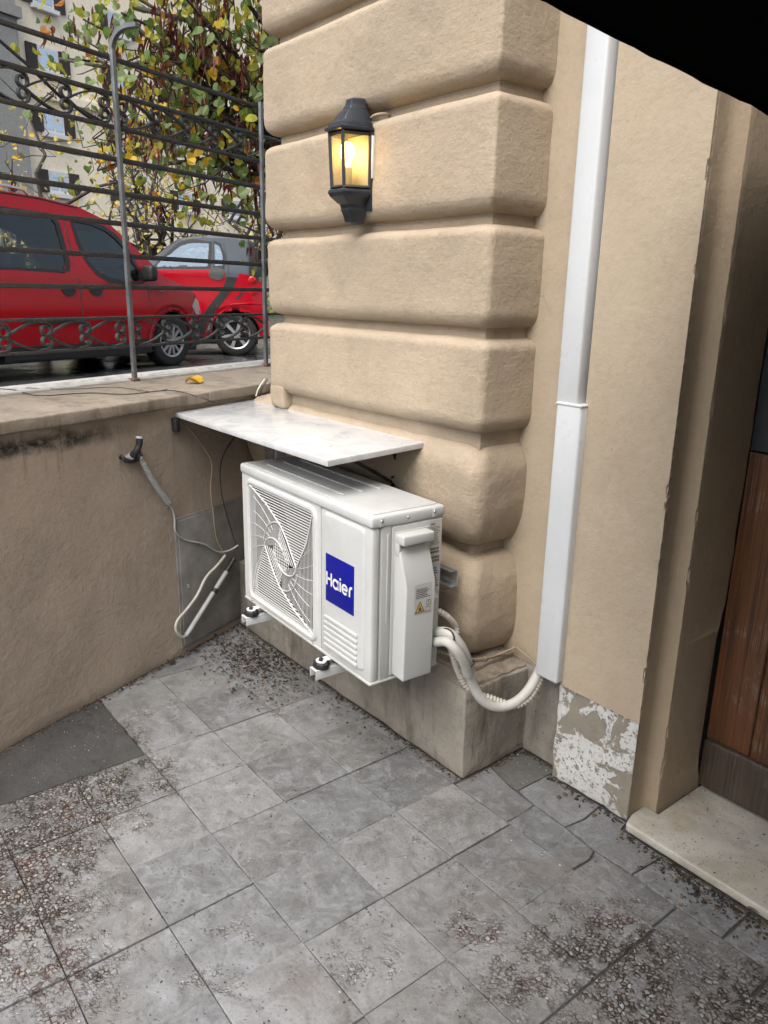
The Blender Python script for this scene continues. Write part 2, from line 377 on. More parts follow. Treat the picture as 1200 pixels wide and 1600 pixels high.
M_cablew = simple('cable_pale', (.46, .44, .40), .55, var=.1)
M_boxm = simple('grey_painted_steel', (.19, .182, .168), .6, 0, var=.25, bump=.15)
def iron():
    t = start('wrought_iron'); a = t.noise(60, 5, .7); b = t.noise(9, 5)
    col = t.mix(t.ramp(a, [(.4, 0.), (.7, 1.)]), (.035, .036, .037), (.075, .074, .07)); col = t.mix(t.ramp(b, [(.6, 0.), (.75, .6)]), col, (.10, .075, .055))
    return t.go(Base__Color=col, Roughness=.5, Metallic=.25, Normal=t.bump(a, .3, .002))
M_iron = iron()
M_ironp = simple('grey_painted_iron', (.14, .15, .158), .5, .2, var=.25, bump=.25)
M_lamp = simple('lamp_black_enamel', (.016, .02, .026), .38, var=.2)
def glass(name, col, rough=.02, fac=.25, tint=(1, 1, 1)):
    t = NT(name); t.t.nodes.remove(t.b)
    tr = t.n('BsdfTransparent', Color=tint); gl = t.n('BsdfGlossy', Color=col, Roughness=rough)
    lw = t.n('Fresnel', IOR=1.5); ad = t.math('ADD', lw.outputs[0], fac); mx = t.n('MixShader'); t.set(mx, 0, ad)
    t.t.links.new(tr.outputs[0], mx.inputs[1]); t.t.links.new(gl.outputs[0], mx.inputs[2]); t.t.links.new(mx.outputs[0], t.o.inputs[0]); return t.m
def amber():
    t = NT('lamp_glass'); t.t.nodes.remove(t.b)
    tr = t.n('BsdfTransparent', Color=(.97, .90, .72)); tl = t.n('BsdfTranslucent', Color=(.9, .8, .55)); gl = t.n('BsdfGlossy', Color=(1, 1, 1), Roughness=.15)
    m1 = t.n('MixShader', Fac=.12); m2 = t.n('MixShader', Fac=.06); L = t.t.links.new
    L(tr.outputs[0], m1.inputs[1]); L(tl.outputs[0], m1.inputs[2]); L(m1.outputs[0], m2.inputs[1]); L(gl.outputs[0], m2.inputs[2]); L(m2.outputs[0], t.o.inputs[0]); return t.m
M_lampglass = amber()
M_carglass = glass('car_glass', (.6, .68, .68), .02, .06, (.85, .9, .88))
M_carglass2 = glass('tinted_car_glass', (.75, .9, 1), .03, .32, (.55, .63, .62))
M_winglass = glass('window_glass', (.8, .9, 1), .02, .55, (.5, .6, .7))
def emis(name, col, st):
    t = NT(name); e = t.n('Emission', Color=col, Strength=st); t.t.links.new(e.outputs[0], t.o.inputs[0]); return t.m
M_bulb = emis('bulb_glow', (1, .70, .24), 7)
def wood(name, a, b, wear):
    t = start(name); mp = t.n('Mapping', Vector=t.co, Scale=(40, 40, 1.3)); g = t.noise(1.3, 8, .7, vec=mp.outputs[0], dist=.9)
    mp2 = t.n('Mapping', Vector=t.co, Scale=(190, 190, 2.2)); g2 = t.noise(1, 6, .75, vec=mp2.outputs[0])
    col = t.mix(t.ramp(g, [(.32, 0.), (.66, 1.)]), a, b); col = t.mix(t.ramp(g2, [(.46, 0.), (.64, .85)]), col, tuple(x*.3 for x in a))
    col = t.mix(t.ramp(t.noise(2.5, 5, .7), [(.42, 0.), (.66, .8)]), col, tuple(x*.45 for x in a))
    col = t.mix(t.math('MULTIPLY', t.ramp(t.noise(5, 6, .75), [(.52, 0.), (.66, 1.)]), t.math('MULTIPLY', t.ramp(g2, [(.40, 1.), (.55, 0.)]), wear)), col, (.26, .20, .16))
    return t.go(Base__Color=col, Roughness=t.ramp(g, [(.3, .35), (.7, .65)]), Normal=t.bump(g2, .5, .003))
M_wood = wood('door_wood', (.062, .026, .011), (.15, .056, .019), .8)
M_woodrail = wood('weathered_wood', (.045, .030, .022), (.085, .060, .045), .6)
M_doortop = simple('slate_paint', (.028, .032, .036), .5, var=.2)
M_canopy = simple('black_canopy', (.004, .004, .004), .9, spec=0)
def asphalt():
    t = start('wet_asphalt'); a = t.noise(1.2, 5); c = t.noise(160, 3, .7)
    col = t.mix(c, (.022, .022, .023), (.055, .055, .056))
    return t.go(Base__Color=col, Roughness=t.ramp(a, [(.38, .10), (.6, .5)]), Normal=t.bump(c, .25, .003))
M_road = asphalt()
M_pave = simple('pavement_asphalt', (.07, .068, .066), .45, var=.25, bump=.4)
def paint(name, col, rough=.14):
    t = start(name); a = t.noise(30, 4, .7); c = t.mix(t.math('MULTIPLY', t.ramp(a, [(.5, 0.), (.8, 1.)]), .25), col, tuple(x*.75+.02 for x in col))
    m = t.go(Base__Color=c, Roughness=rough, Specular__IOR__Level=.3); t.b.inputs['Coat Weight'].default_value = .15; t.b.inputs['Coat Roughness'].default_value = .06; return m
M_red = paint('red_car_paint', (.33, .003, .008)); M_red2 = paint('red_hatch_paint', (.36, .004, .014))
M_silver = paint('grey_car_paint', (.075, .09, .105), .25)
M_trim = simple('black_trim', (.014, .014, .015), .5); M_tyre = simple('tyre', (.012, .012, .012), .75, bump=.2)
M_alloy = simple('alloy', (.55, .55, .56), .3, .85); M_hubcap = simple('hubcap', (.30, .30, .31), .45, .5)
M_tail = simple('tail_lamp', (.42, .01, .012), .12, coat=.6); M_lampclear = simple('headlamp', (.55, .52, .48), .15, coat=.6)
M_seat = simple('car_seat', (.05, .036, .038), .8)
M_bark = simple('bark', (.045, .036, .030), .9, var=.35, bump=.6, bs=50)
def leafm(name, col):
    t = start(name); oi = t.noise(3, 2); c = t.mix(oi, tuple(x*.8 for x in col), tuple(x*1.25 for x in col))
    m = t.go(Base__Color=c, Roughness=.5); 
    tl = t.n('BsdfTranslucent', Color=c); mx = t.n('MixShader', Fac=.5); t.t.links.new(t.b.outputs[0], mx.inputs[1]); t.t.links.new(tl.outputs[0], mx.inputs[2]); t.t.links.new(mx.outputs[0], t.o.inputs[0]); return m
L_green = leafm('leaf_green', (.13, .21, .05)); L_pale = leafm('leaf_pale_green', (.25, .33, .14)); L_lime = leafm('leaf_lime', (.38, .38, .05))
L_yel = leafm('leaf_yellow', (.65, .42, .03)); L_org = leafm('leaf_orange', (.38, .15, .03)); L_pod = leafm('seed_pod', (.11, .020, .015))
L_small = leafm('leaf_small_yellow', (.66, .55, .15)); L_small2 = leafm('leaf_small_green', (.22, .24, .06))
L_dry = simple('dry_leaf_bits', (.11, .072, .042), .8, var=.5); L_dirt = simple('dark_dirt', (.022, .019, .016), .85); L_chip = simple('pale_plaster_crumbs', (.42, .40, .36), .9)
M_fac = simple('facade_cream', (.90, .80, .63), .9, var=.08); M_facg = simple('facade_grey', (.30, .295, .28), .9, var=.12)
M_shut = simple('shutter_brown', (.04, .03, .026), .7); M_frame = simple('window_white', (.7, .7, .7), .6)
# ================================================================== SETTING
def clip(poly, a, b, c):               # keep a*x+b*y >= c
    out = []
    for i, p in enumerate(poly):
        q = poly[(i+1) % len(poly)]; dp = a*p[0]+b*p[1]-c; dq = a*q[0]+b*q[1]-c
        if dp >= 0: out.append(p)
        if dp*dq < 0: t = dp/(dp-dq); out.append((p[0]+(q[0]-p[0])*t, p[1]+(q[1]-p[1])*t))
    return out
floor = tag(mk('courtyard_floor', [(-3, -6, -.006), (6, -6, -.006), (6, 1.2, -.006), (-3, 1.2, -.006)], [(0, 1, 2, 3)], M_mortar), kind='structure')
def area(p): return abs(sum(p[i][0]*p[(i+1) % len(p)][1]-p[(i+1) % len(p)][0]*p[i][1] for i in range(len(p))))/2
def tile(poly, mat=M_tile, gap=.0012, top=None, name='tile'):
    poly = clip(poly, float(wn[0]), float(wn[1]), float(w0@wn)+.004)
    if len(poly) < 3 or area(poly) < .0008: return
    cx = sum(p[0] for p in poly)/len(poly); cy = sum(p[1] for p in poly)/len(poly)
    # roughen the outline a little, inset for the joint, bevel by an upper ring
    pts = []
    for i, p in enumerate(poly):
        q = poly[(i+1) % len(poly)]; L = math.dist(p, q); n = max(1, int(L/.045))
        for k in range(n): pts.append((p[0]+(q[0]-p[0])*k/n, p[1]+(q[1]-p[1])*k/n))
    tx, ty = random.uniform(-.006, .006), random.uniform(-.006, .006); h = random.uniform(-.0016, .0016) if top is None else top
    V = []; m = len(pts)
    for ring, (ins, z) in enumerate(((gap*.6, -.013), (gap, -.0015), (gap+.0014, 0))):
        for x, y in pts:
            dx, dy = cx-x, cy-y; L = math.hypot(dx, dy); j = noise.noise(Vector((x*35, y*35, 3)))*.0016*(ring > 0)
            k = (ins*1.25+j)/L; V.append((x+dx*k, y+dy*k, z+h+(x-cx)*tx+(y-cy)*ty))
    Fc = [tuple(range(2*m, 3*m))]+[(a*m+i, a*m+(i+1) % m, (a+1)*m+(i+1) % m, (a+1)*m+i) for a in (0, 1) for i in range(m)]
    return mk(name, V, Fc, mat, floor, True, 35)
Ls = [-1.27-.25*k for k in range(14, 0, -1)]+[-1.2694, -1.0204, -.779, -.5282, -.2786, -.0394]
nearest = []
for j in range(len(Ls)-1):
    for i in range(-8, 13):
        x0, x1 = i*.25, i*.25+.25
        x0 += .004*math.sin(i*3.1+j); y0, y1 = Ls[j], Ls[j+1]
        if y1 < -.7 and x1 < -.74 and y0 > -1.3: continue                       # dark cement patch instead
        if x1 > 0 and y0 < -2.9 or x0 > 2.3 or y0 < -3.3: continue
        tile([(x0, y0), (x1, y0), (x1, y1), (x0, y1)])
tile([(-1.7, -1.27), (-.752, -1.27), (-.752, -.781), (-1.7, -.781)], M_cement_dark, .002, .002, 'cement_patch')
for i in range(-7, 0): tile([(i*.25, Ls[-1]), (i*.25+.25, Ls[-1]), (i*.25+.25, -.004), (i*.25, -.004)])   # cut strip by the plinth
# cracked border pavers in front of the doorway
for poly in ([(.006, -.037), (.235, -.038), (.24, .02), (.232, .088), (.12, .10), (.006, .125)], [(.24, -.038), (.488, -.039), (.492, .03), (.478, .07), (.36, .082), (.236, .088)],
             [(.494, -.039), (.742, -.039), (.742, .068), (.60, .075), (.482, .07), (.496, .03)], [(.746, -.039), (1.0, -.039), (1.0, .064), (.746, .068)], [(1.004, -.039), (1.25, -.039), (1.25, .064), (1.004, .064)],
             [(.155, .108), (.235, .092), (.36, .086), (.372, .16), (.362, .252), (.158, .252)], [(.364, .086), (.478, .074), (.60, .079), (.612, .207), (.47, .211), (.46, .252), (.366, .252), (.376, .16)],
             [(.604, .079), (.742, .072), (.87, .071), (.87, .206), (.616, .206)], [(.874, .071), (1.12, .068), (1.12, .206), (.874, .206)], [(1.124, .068), (1.25, .068), (1.25, .2), (1.124, .2)], [(1.255, -.039), (1.6, -.039), (1.6, .2), (1.255, .2)], [(1.605, -.039), (2.0, -.039), (2.0, .2), (1.605, .2)]):
    tile(poly, gap=.0011)
tile([(.006, .13), (.12, .104), (.152, .108), (.156, .297), (.006, .297)], cement('grey_cement', (.13, .128, .122), (.055, .052, .048)), .001, -.001, 'cement_patch')
# ------------------------------------------------------------------ street side
G = .62                                                          # street level, a little below the coping
def strip(name, o0, z0, o1, z1, mat, s0=-30, s1=60):
    return tag(mk(name, [W3(s0, o0, z0), W3(s1, o0, z0), W3(s1, o1, z1), W3(s0, o1, z1)], [(0, 1, 2, 3)], mat), kind='structure')
strip('pavement', -.5, .99, -1.55, .96, M_pave)
strip('street', -1.7, .82, -4.2, G+.01, M_road); strip('street', -4.2, G+.01, -60, G, M_road, -120, 160)
V, Fc = [], []
for o, z in ((-1.55, .8), (-1.55, .985), (-1.57, 1.0), (-1.69, .995), (-1.71, .975), (-1.71, .7)): V += [W3(-30, o, z), W3(60, o, z)]
tag(mk('kerb', V, [(2*i, 2*i+1, 2*i+3, 2*i+2) for i in range(5)], M_kerb), kind='structure')
# ================================================================== BUILDING
bld = thing('building', (-.1, .3, 0), 'tan stucco building with banded pillar, flat pilaster and wooden door', 'building')
def course(name, z0, z1, xl, xr, yf, yb, ins, bb, bt, rc, pw=2.0, amp=.003, mat=M_pillar):
    hs = sorted(set([round(z0+(z1-z0)*k/16, 4) for k in range(17)]+[round(z0+bb*k/7, 4) for k in range(8)]+[round(z1-bt*k/6, 4) for k in range(7)]))
    def inset(z):
        if z < z0+bb: t = min(1, max(0, (z-z0)/bb)); return ins*(1-(1-(1-t)**pw)**(1/pw))
        if z > z1-bt: t = min(1, max(0, (z1-z)/bt)); return ins*(1-(1-(1-t)**pw)**(1/pw))
        return 0
    V = []; rings = 0; cnt = 0
    for z in hs:
        i = inset(z); a, b, c = xl+i, xr-i, yf+i; P = []
        n1 = 10
        for k in range(n1): P.append((b, yb+(c+rc-yb)*k/n1, 1, 0))
        for k in range(8): th = R_(90*k/7); P.append((b-rc+rc*math.cos(th), c+rc-rc*math.sin(th), math.cos(th), -math.sin(th)))
        n2 = 46
        for k in range(1, n2): P.append((b-rc+(a+rc-b+rc)*k/n2, c, 0, -1))
        for k in range(8): th = R_(90*k/7); P.append((a+rc-rc*math.sin(th), c+rc-rc*math.cos(th), -math.sin(th), -math.cos(th)))
        for k in range(1, n1+1): P.append((a, c+rc+(yb-c-rc)*k/n1, -1, 0))
        cnt = len(P)
        for x, y, nx, ny in P:
            q = Vector((x, y, z)); dd = amp*noise.noise(q*5)+amp*.55*noise.noise(q*17+Vector((5, 0, 0)))+amp*.3*noise.noise(q*45)
            V.append((x+nx*dd, y+ny*dd, z+amp*.9*noise.noise(q*6+Vector((0, 9, 0)))))
        rings += 1
    Fc = [(a*cnt+k, a*cnt+k+1, (a+1)*cnt+k+1, (a+1)*cnt+k) for a in range(rings-1) for k in range(cnt-1)]
    Fc = [q[::-1] for q in Fc]
    Fc.append(tuple((rings-1)*cnt+k for k in range(cnt-1, -1, -1))); Fc.append(tuple(range(cnt)))
    o = mk(name, V, Fc, mat, bld, True, 60); return fixn(o)
cz = [3.49, 3.14, 2.79, 2.447, 2.103, 1.757, 1.43, 1.108]
for a, b in zip(cz, cz[1:]):
    o = course('course', b+.014, a-.014, -1.352, -.085, .08, .45, .047, .055, .034, .010 if b > 1.5 else .026, 2.0, .0035)
o['label'] = 'lowest full course, its foot resting on the marble shelf'
course('course', .732, 1.094, -1.60, -.088, .082, .45, .085, .17, .12, .055, 2.1, .006)
course('course', .335, .715, -1.60, -.088, .084, .45, .085, .16, .17, .055, 2.1, .006)
rbox('pillar_core', (-1.30, .128, 1.07), (-.128, .46, 3.5), M_pillar, bld, .004, .06, .002, 6)
rbox('pillar_core', (-1.62, .162, .322), (-.168, .5, 1.07), M_pillar, bld, .004, .06, .002, 6)
rbox('plaster_foot', (-1.352, .083, 1.061), (-1.24, .2, 1.16), M_pillar, bld, .014, .015, .005, 14)
# plinth
rbox('plinth', (-1.66, 0, 0), (0, .36, .318), M_plinth, bld, .006, .035, .005, 9)
rbox('plinth_ledge', (-1.0, .07, .306), (-.012, .315, .328), M_coping, bld, .004, .018, .007, 22)
rbox('mortar_fillet', (-1.0, .085, .318), (-.075, .30, .347), M_coping, bld, .006, .016, .006, 20)
# niche
rbox('niche_wall', (-.30, .312, .30), (.30, .5, 3.6), M_smooth, bld, .003, .08, .002, 5)
rbox('niche_base', (-.05, .298, 0), (.30, .45, .325), M_plinth, bld, .006, .03, .004, 10)
# pilaster with chipped arris: profile swept up, noise on the edges
def jamb_sweep(name, prof, z0, z1, mat, amp, chips=(), dz=.012, back=None):
    n = int((z1-z0)/dz); V = []; m = len(prof)
    for a in range(n+1):
        z = z0+(z1-z0)*a/n
        for k, (x, y, e) in enumerate(prof):
            q = Vector((x*3, y*3, z)); d = amp*noise.noise(Vector((k*3.1, z*1.1, 1)))
            ex = e*(.0016*noise.noise(Vector((z*60, k*2., 4)))+.0028*max(0, noise.noise(Vector((z*22, k, 9)))))
            for zc, rc_, dc, kk in chips:
                if kk == k: ex += dc*max(0, 1-((z-zc)/rc_)**2)
            xx, yy = x+d-ex, y+d*.5+ex
            if back and k == m-1: yy = y+back(z)
            V.append((xx, yy, z))
    Fc = [(a*m+k, a*m+k+1, (a+1)*m+k+1, (a+1)*m+k) for a in range(n) for k in range(m-1)]
    return mk(name, V, Fc, mat, bld, True, 35)
XP = .462
zs = lambda x, y: float(Yp(x, y, .25)[2])
chA = [(zs(1090, 268), .024, .008, 6), (zs(1035, 765), .02, .006, 6), (zs(1033, 790), .012, .006, 6), (zs(1005, 1055), .02, .008, 6), (1.62, .012, .005, 6), (.55, .01, .004, 6), (.83, .008, .005, 6)]
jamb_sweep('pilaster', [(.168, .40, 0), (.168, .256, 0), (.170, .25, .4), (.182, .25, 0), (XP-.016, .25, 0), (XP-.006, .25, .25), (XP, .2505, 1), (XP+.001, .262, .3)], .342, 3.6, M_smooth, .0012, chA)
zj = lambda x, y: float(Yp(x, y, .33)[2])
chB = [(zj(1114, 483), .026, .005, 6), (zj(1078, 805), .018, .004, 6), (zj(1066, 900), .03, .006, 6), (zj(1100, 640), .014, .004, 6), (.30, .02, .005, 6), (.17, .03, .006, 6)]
jamb_sweep('door_jamb', [(XP, .2515, .0), (XP+.001, .306, 0), (XP+.008, .322, 0), (XP+.02, .331, 0), (XP+.036, .333, 0), (XP+.0415, .333, .2), (XP+.044, .3335, .9), (XP+.0455, .340, .2), (XP+.047, .350, 0), (XP+.0495, .54, 0), (XP+.05, .562, .0)], .0, 3.6, M_jamb_shaded, .0012, chB, .012,
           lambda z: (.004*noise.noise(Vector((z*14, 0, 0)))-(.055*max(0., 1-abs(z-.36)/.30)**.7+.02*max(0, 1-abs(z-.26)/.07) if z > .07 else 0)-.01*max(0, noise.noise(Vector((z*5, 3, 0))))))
rbox('reveal_core', (.20, .40, .03), (.498, .75, 3.6), M_dark, bld, .002)
# pilaster base with flaking white paint
rbox('pilaster_base', (.163, .2555, 0), (XP-.002, .42, .350), M_flake, bld, .006, .02, .0045, 13)
# grey chips where the plaster broke off
def chip(p, sx, sz, n):
    V, Fc = [], []
    bm = bmesh.new(); bmesh.ops.create_icosphere(bm, subdivisions=2, radius=1)
    for v in bm.verts:
        k = 1+.35*noise.noise(v.co*2+Vector((n*3, 0, 0))); v.co = Vector((p[0]+v.co.x*sx*k, p[1]+v.co.y*sx*.55*k, p[2]+v.co.z*sz*k))
    me = bpy.data.meshes.new('plaster_chip'); bm.to_mesh(me); bm.free(); me.materials.append(L_chip if n % 2 else M_coping); link('plaster_chip', me, bld)
for n, (zc, rc_, dc, kk) in enumerate(chA[:4]): chip((XP-.006, .2575, zc), .0062, rc_*.6, n)
for n, (zc, rc_, dc, kk) in enumerate(chB[:4]): chip((XP+.037, .3395, zc), .0055, rc_*.6, n+1)
# body of the building beyond
rbox('upper_wall', (-1.1, .62, 2.6), (5.2, 4.5, 8.0), M_smooth, bld, .01)
rbox('upper_wall', (-1.1, .45, 0), (.19, 4.5, 2.7), M_smooth, bld, .01)
rbox('upper_wall', (1.56, .25, 0.), (5.2, 4.5, 3.2), M_smooth, bld, .01)
rbox('upper_wall', (.0, .42, 2.30), (1.7, .9, 3.6), M_smooth, bld, .01)
rbox('added_shade_wall', (1.74, -1.42, 0), (2.1, .25, 3.6), M_smooth, bld, .01)  # unseen wall, added to cut the light reaching the door jamb
# door
door = rbox('door', (.49, .60, .03), (1.58, .66, 2.32), M_dark, bld, .003); door['label'] = 'old brown wooden door with dark slate upper part'
xs = [.5115, .652, .79, .93, 1.07, 1.21, 1.35, 1.57]
for a, b in zip(xs, xs[1:]): rbox('plank', (a+.0012, .566+random.uniform(-.001, .001), .207), (b-.0012, .60, 1.128), M_wood, door, .003, .2, .0012, 6)
rbox('bottom_rail', (.513, .552, .042), (1.57, .60, .204), M_woodrail, door, .005, .03, .0022, 9)
rbox('upper_frame', (.5125, .566, 1.134), (.575, .60, 2.3), M_doortop, door, .003); rbox('upper_frame', (.5755, .566, 1.134), (1.57, .60, 1.20), M_doortop, door, .003)
rbox('upper_panel', (.5758, .58, 1.2005), (1.57, .60, 2.3), M_doortop, door, .003)
# marble step
st = prism('door_step', [(.466, .33), (.468, .262), (.482, .214), (.492, .2115), (1.66, .207), (1.66, .60), (.516, .60), (.516, .33)], .004, .031, M_step)
bevel(st, .007, 3); tag(st, 'worn white marble doorstep with dark specks below the wooden door', 'doorstep')
# canopy over the door (its black underside shows in the corner)
can = thing('door_canopy', (1.1, .25, 2.0), 'black canopy over the doorway, underside cutting across the top right corner', 'canopy')
e0, e1 = Xp(845, 0, .6), Xp(1200, 178, .585); dv = (e1-e0); 
def ce(t): return e0+dv*t
p0, p1 = ce(-.55), ce(1.32)
def canp(name, a, b, t0, t1, x1, mat):
    A, B = ce(a), ce(b); V = []
    for P in (A, B):
        for dx in (0, x1):
            for dz in (t0, t1): V.append((P[0]+dx, P[1], P[2]+dz))
    return fixn(mk(name, V, [(0, 1, 3, 2), (4, 6, 7, 5), (0, 4, 5, 1), (2, 3, 7, 6), (0, 2, 6, 4), (1, 5, 7, 3)], mat, can))
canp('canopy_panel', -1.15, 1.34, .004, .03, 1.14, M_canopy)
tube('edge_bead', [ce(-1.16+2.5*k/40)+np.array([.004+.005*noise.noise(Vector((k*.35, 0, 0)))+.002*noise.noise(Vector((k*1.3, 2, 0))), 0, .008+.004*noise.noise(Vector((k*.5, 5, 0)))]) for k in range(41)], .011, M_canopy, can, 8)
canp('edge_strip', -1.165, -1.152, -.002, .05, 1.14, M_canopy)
# ================================================================== LOW WALL, COPING, FENCE
gw = thing('low_wall', W3(-.8, -.25, 0), 'low tan plastered courtyard wall with stained stone coping', 'wall')
def wbox(name, s0, s1, o0, o1, z0, z1, mat, parent, r=.004, res=None, amp=0, ns=8, tilt=0):
    V, Fc = rbox_data((s0, o0, z0), (s1, o1, z1), r, res, amp, ns)
    return fixn(mk(name, [W3(p[0], p[1], p[2]+tilt*(p[0])) for p in V], Fc, mat, parent, True, 50))
wbox('wall_body', -2.9, .75, -.44, 0, -.01, 1.085, M_wall, gw, .01, .045, .006, 5)
for a, b in ((-2.9, -1.45), (-1.447, -.18), (-.177, .85)): wbox('coping_slab', a, b, -.475, .03, 1.084, 1.128, M_coping, gw, .007, .03, .004, 7)
wbox('edge_band', -2.9, .85, -.512, -.47, 1.07, 1.139, simple('pale_edge_stone', (.31, .295, .27), .7, var=.2), gw, .008, .06, .003, 9)
FO = -.485
railpx = [(36, 165), (95, 212.7), (155, 253), (212, 293.5), (274, 335), (327, 374), (386, 415), (445, 453), (499, 492.6), (552, 529.6)]
railz = [.5*(Wp(0, a, FO)[2]+Wp(405, b, FO)[2]) for a, b in railpx]
fence = thing('iron_fence', W3(-.3, FO, 1.128), 'dark wrought iron fence with scrolls on the low wall', 'fence')
S0, S1 = -1.9, 1.5
for i, z in enumerate(railz):
    h = .008 if i in (0, 1, 2) else .010
    if i >= 8: h = .006
    wbox('rail', S0, S1, FO-.014, FO+.006, z-h, z+h, M_iron, fence, .002)
sp1 = sW(Wp(207, 595, FO)); sp2 = sW(Wp(409, 420, FO)); 
for s in (sp1, sp2, sp1-(sp2-sp1)):
    zt = float(Wp(166, 75, FO)[2])
    if s == sp2: zt = railz[0]+.02
    P = wbox('post', s-.0105, s+.0105, FO+.0065, FO+.024, 1.10, zt, M_ironp, fence, .003)
    if s != sp2:
        arc = [W3(s, FO+.014+.10*(1-math.cos(R_(a))), zt-.005+.075*math.sin(R_(a))) for a in range(0, 95, 15)]+[W3(s, FO+.014+.15, zt+.068)]
        V = []
        for k, p in enumerate(arc):
            t = np.array(arc[min(k+1, len(arc)-1)])-np.array(arc[max(k-1, 0)]); t /= np.linalg.norm(t); nn = np.cross(t, wd)
            for a, b in ((-1, -1), (1, -1), (1, 1), (-1, 1)): V.append(np.array(p)+wd*.0105*a+nn*.008*b)
        m = len(arc); Fc = [(4*i+k, 4*i+(k+1) % 4, 4*i+4+(k+1) % 4, 4*i+4+k) for i in range(m-1) for k in range(4)]+[(0, 1, 2, 3), tuple(4*m-4+k for k in range(4))]
        fixn(mk('hook_top', V, Fc, M_ironp, fence, True, 40))
    wbox('post_foot', s-.02, s+.02, FO-.01, FO+.03, 1.125, 1.142, simple('rust', (.12, .06, .04), .9, var=.3), fence, .004)
def scroll(s, flip, za, zb, w):                                   # two mirrored J scrolls meeting in the middle
    zm = (za+zb)/2; h = (zb-za)/2
    for sg in (1, -1):
        P = []
        for k in range(9):                                        # arm from the middle of the previous node up to the rail
            t = k/8; P.append((s-flip*w*(1-t*.78)+flip*.012, zm+sg*(.004+(h-.011)*(1-(1-t)**1.7)*1.0)))
        r = h*.46; cx, czv = s-flip*.004, zm+sg*(h-.009-r*1.05)
        for k in range(15):
            a = R_(105-k*31); rr = r*(1.05-.045*k)
            P.append((cx+flip*rr*math.cos(a), czv+sg*rr*math.sin(a)))
        pts = catmull([W3(a, FO-.004, b) for a, b in P], 2); V = []
        for k, p in enumerate(pts):
            t = pts[min(k+1, len(pts)-1)]-pts[max(k-1, 0)]; t /= np.linalg.norm(t)+1e-9; nn = np.cross(t, wn)
            for a, b in ((-1, -1), (1, -1), (1, 1), (-1, 1)): V.append(p+wn*.009*a+nn*.0034*b)
        m = len(pts); Fc = [(4*i+k, 4*i+(k+1) % 4, 4*i+4+(k+1) % 4, 4*i+4+k) for i in range(m-1) for k in range(4)]+[(0, 1, 2, 3), tuple(4*m-4+k for k in range(4))]
        fixn(mk('scroll', V, Fc, M_iron, fence, True, 40))
pit = (sp2-sp1)/5.05
for za, zb in ((railz[9], railz[8]), (railz[2], railz[1])):
    for k in range(-6, 0): scroll(sp1-.045+(k+1)*pit, 1, za, zb, pit)
    for k in range(0, 5): scroll(sp1+.045+k*pit, -1, za, zb, pit)
tube('brace', [Wp(-30, 38, FO-.03), Wp(46, 104, FO-.03), Wp(100, 157, FO-.03), Wp(165, 193, FO-.03)], .007, M_iron, fence, 6)
# rail behind the coping and cables lying on it
tag(tube('edge_pipe', [W3(-2.6, -.58, 1.085), W3(-.4, -.575, 1.10), W3(1.3, -.58, 1.09)], .016, simple('edge_pipe_paint', (.33, .33, .33), .45, .3, var=.2), None, 10), 'thin grey pipe running along the street edge behind the fence foot', 'pipe')
tag(tube('cable', [Zp(-40, 606, 1.136), Zp(20, 609, 1.136), Zp(60, 618, 1.136), Zp(140, 614, 1.134), Zp(200, 616, 1.134), Zp(265, 610, 1.134), Zp(310, 620, 1.134), Zp(345, 631, 1.094), Zp(378, 624, 1.075)], .0022, M_cable, None, 6, cat=6), 'thin black cable trailing along the coping onto the marble shelf', 'cable')
tag(tube('cable', [Zp(40, 606, 1.138), Zp(110, 608, 1.136), Zp(180, 605, 1.134), Zp(235, 612, 1.134), Zp(262, 608, 1.134)], .0016, M_cable, None, 6, cat=6), 'second thin black cable looping on the coping near the post', 'cable')
for k, c in enumerate(('nearest the coping end', 'close to the pillar foot')):
    tag(tube('cable', [Yp(400+k*6, 619, .10+k*.01), Yp(404+k*5, 607, .11), Yp(414+k*4, 592, .14)], .0035, M_cable if k else M_cablew, None, 6, cat=5), ('pale' if not k else 'black')+' cable rising beside the pillar, '+c, 'cable')

# ================================================================== MARBLE SHELF
sh = thing('marble_shelf', (-.8, .0, 1.06), 'white marble slab shelf over the air conditioner, in the corner', 'shelf')
SZ = 1.06
c1, c2 = Zp(270, 643, SZ), Zp(512, 720, SZ)
slab = prism('slab', [(c1[0], c1[1]), (c2[0], c2[1]), (-.372, .15), (-1.26, .15), (-1.30, .165), (-1.595, .165)], SZ-.019, SZ, M_marble, sh); bevel(slab, .0025, 2)
M_brk = simple('dark_bracket', (.03, .028, .026), .7, .3)
for x in (-.50, -1.05): 
    rbox('bracket_leg', (x-.014, .082, .86), (x+.014, .088, 1.039), M_brk, sh, .002); rbox('bracket_arm', (x-.014, -.20, 1.029), (x+.014, .08, 1.0405), M_brk, sh, .002)
    tube('bracket_strut', [(x, .075, .90), (x, -.14, 1.026)], .006, M_brk, sh, 6)
wbox('wall_bracket', sW(Wp(270, 665))-.012, sW(Wp(270, 665))+.012, .004, .03, .985, 1.040, M_brk, sh, .003)
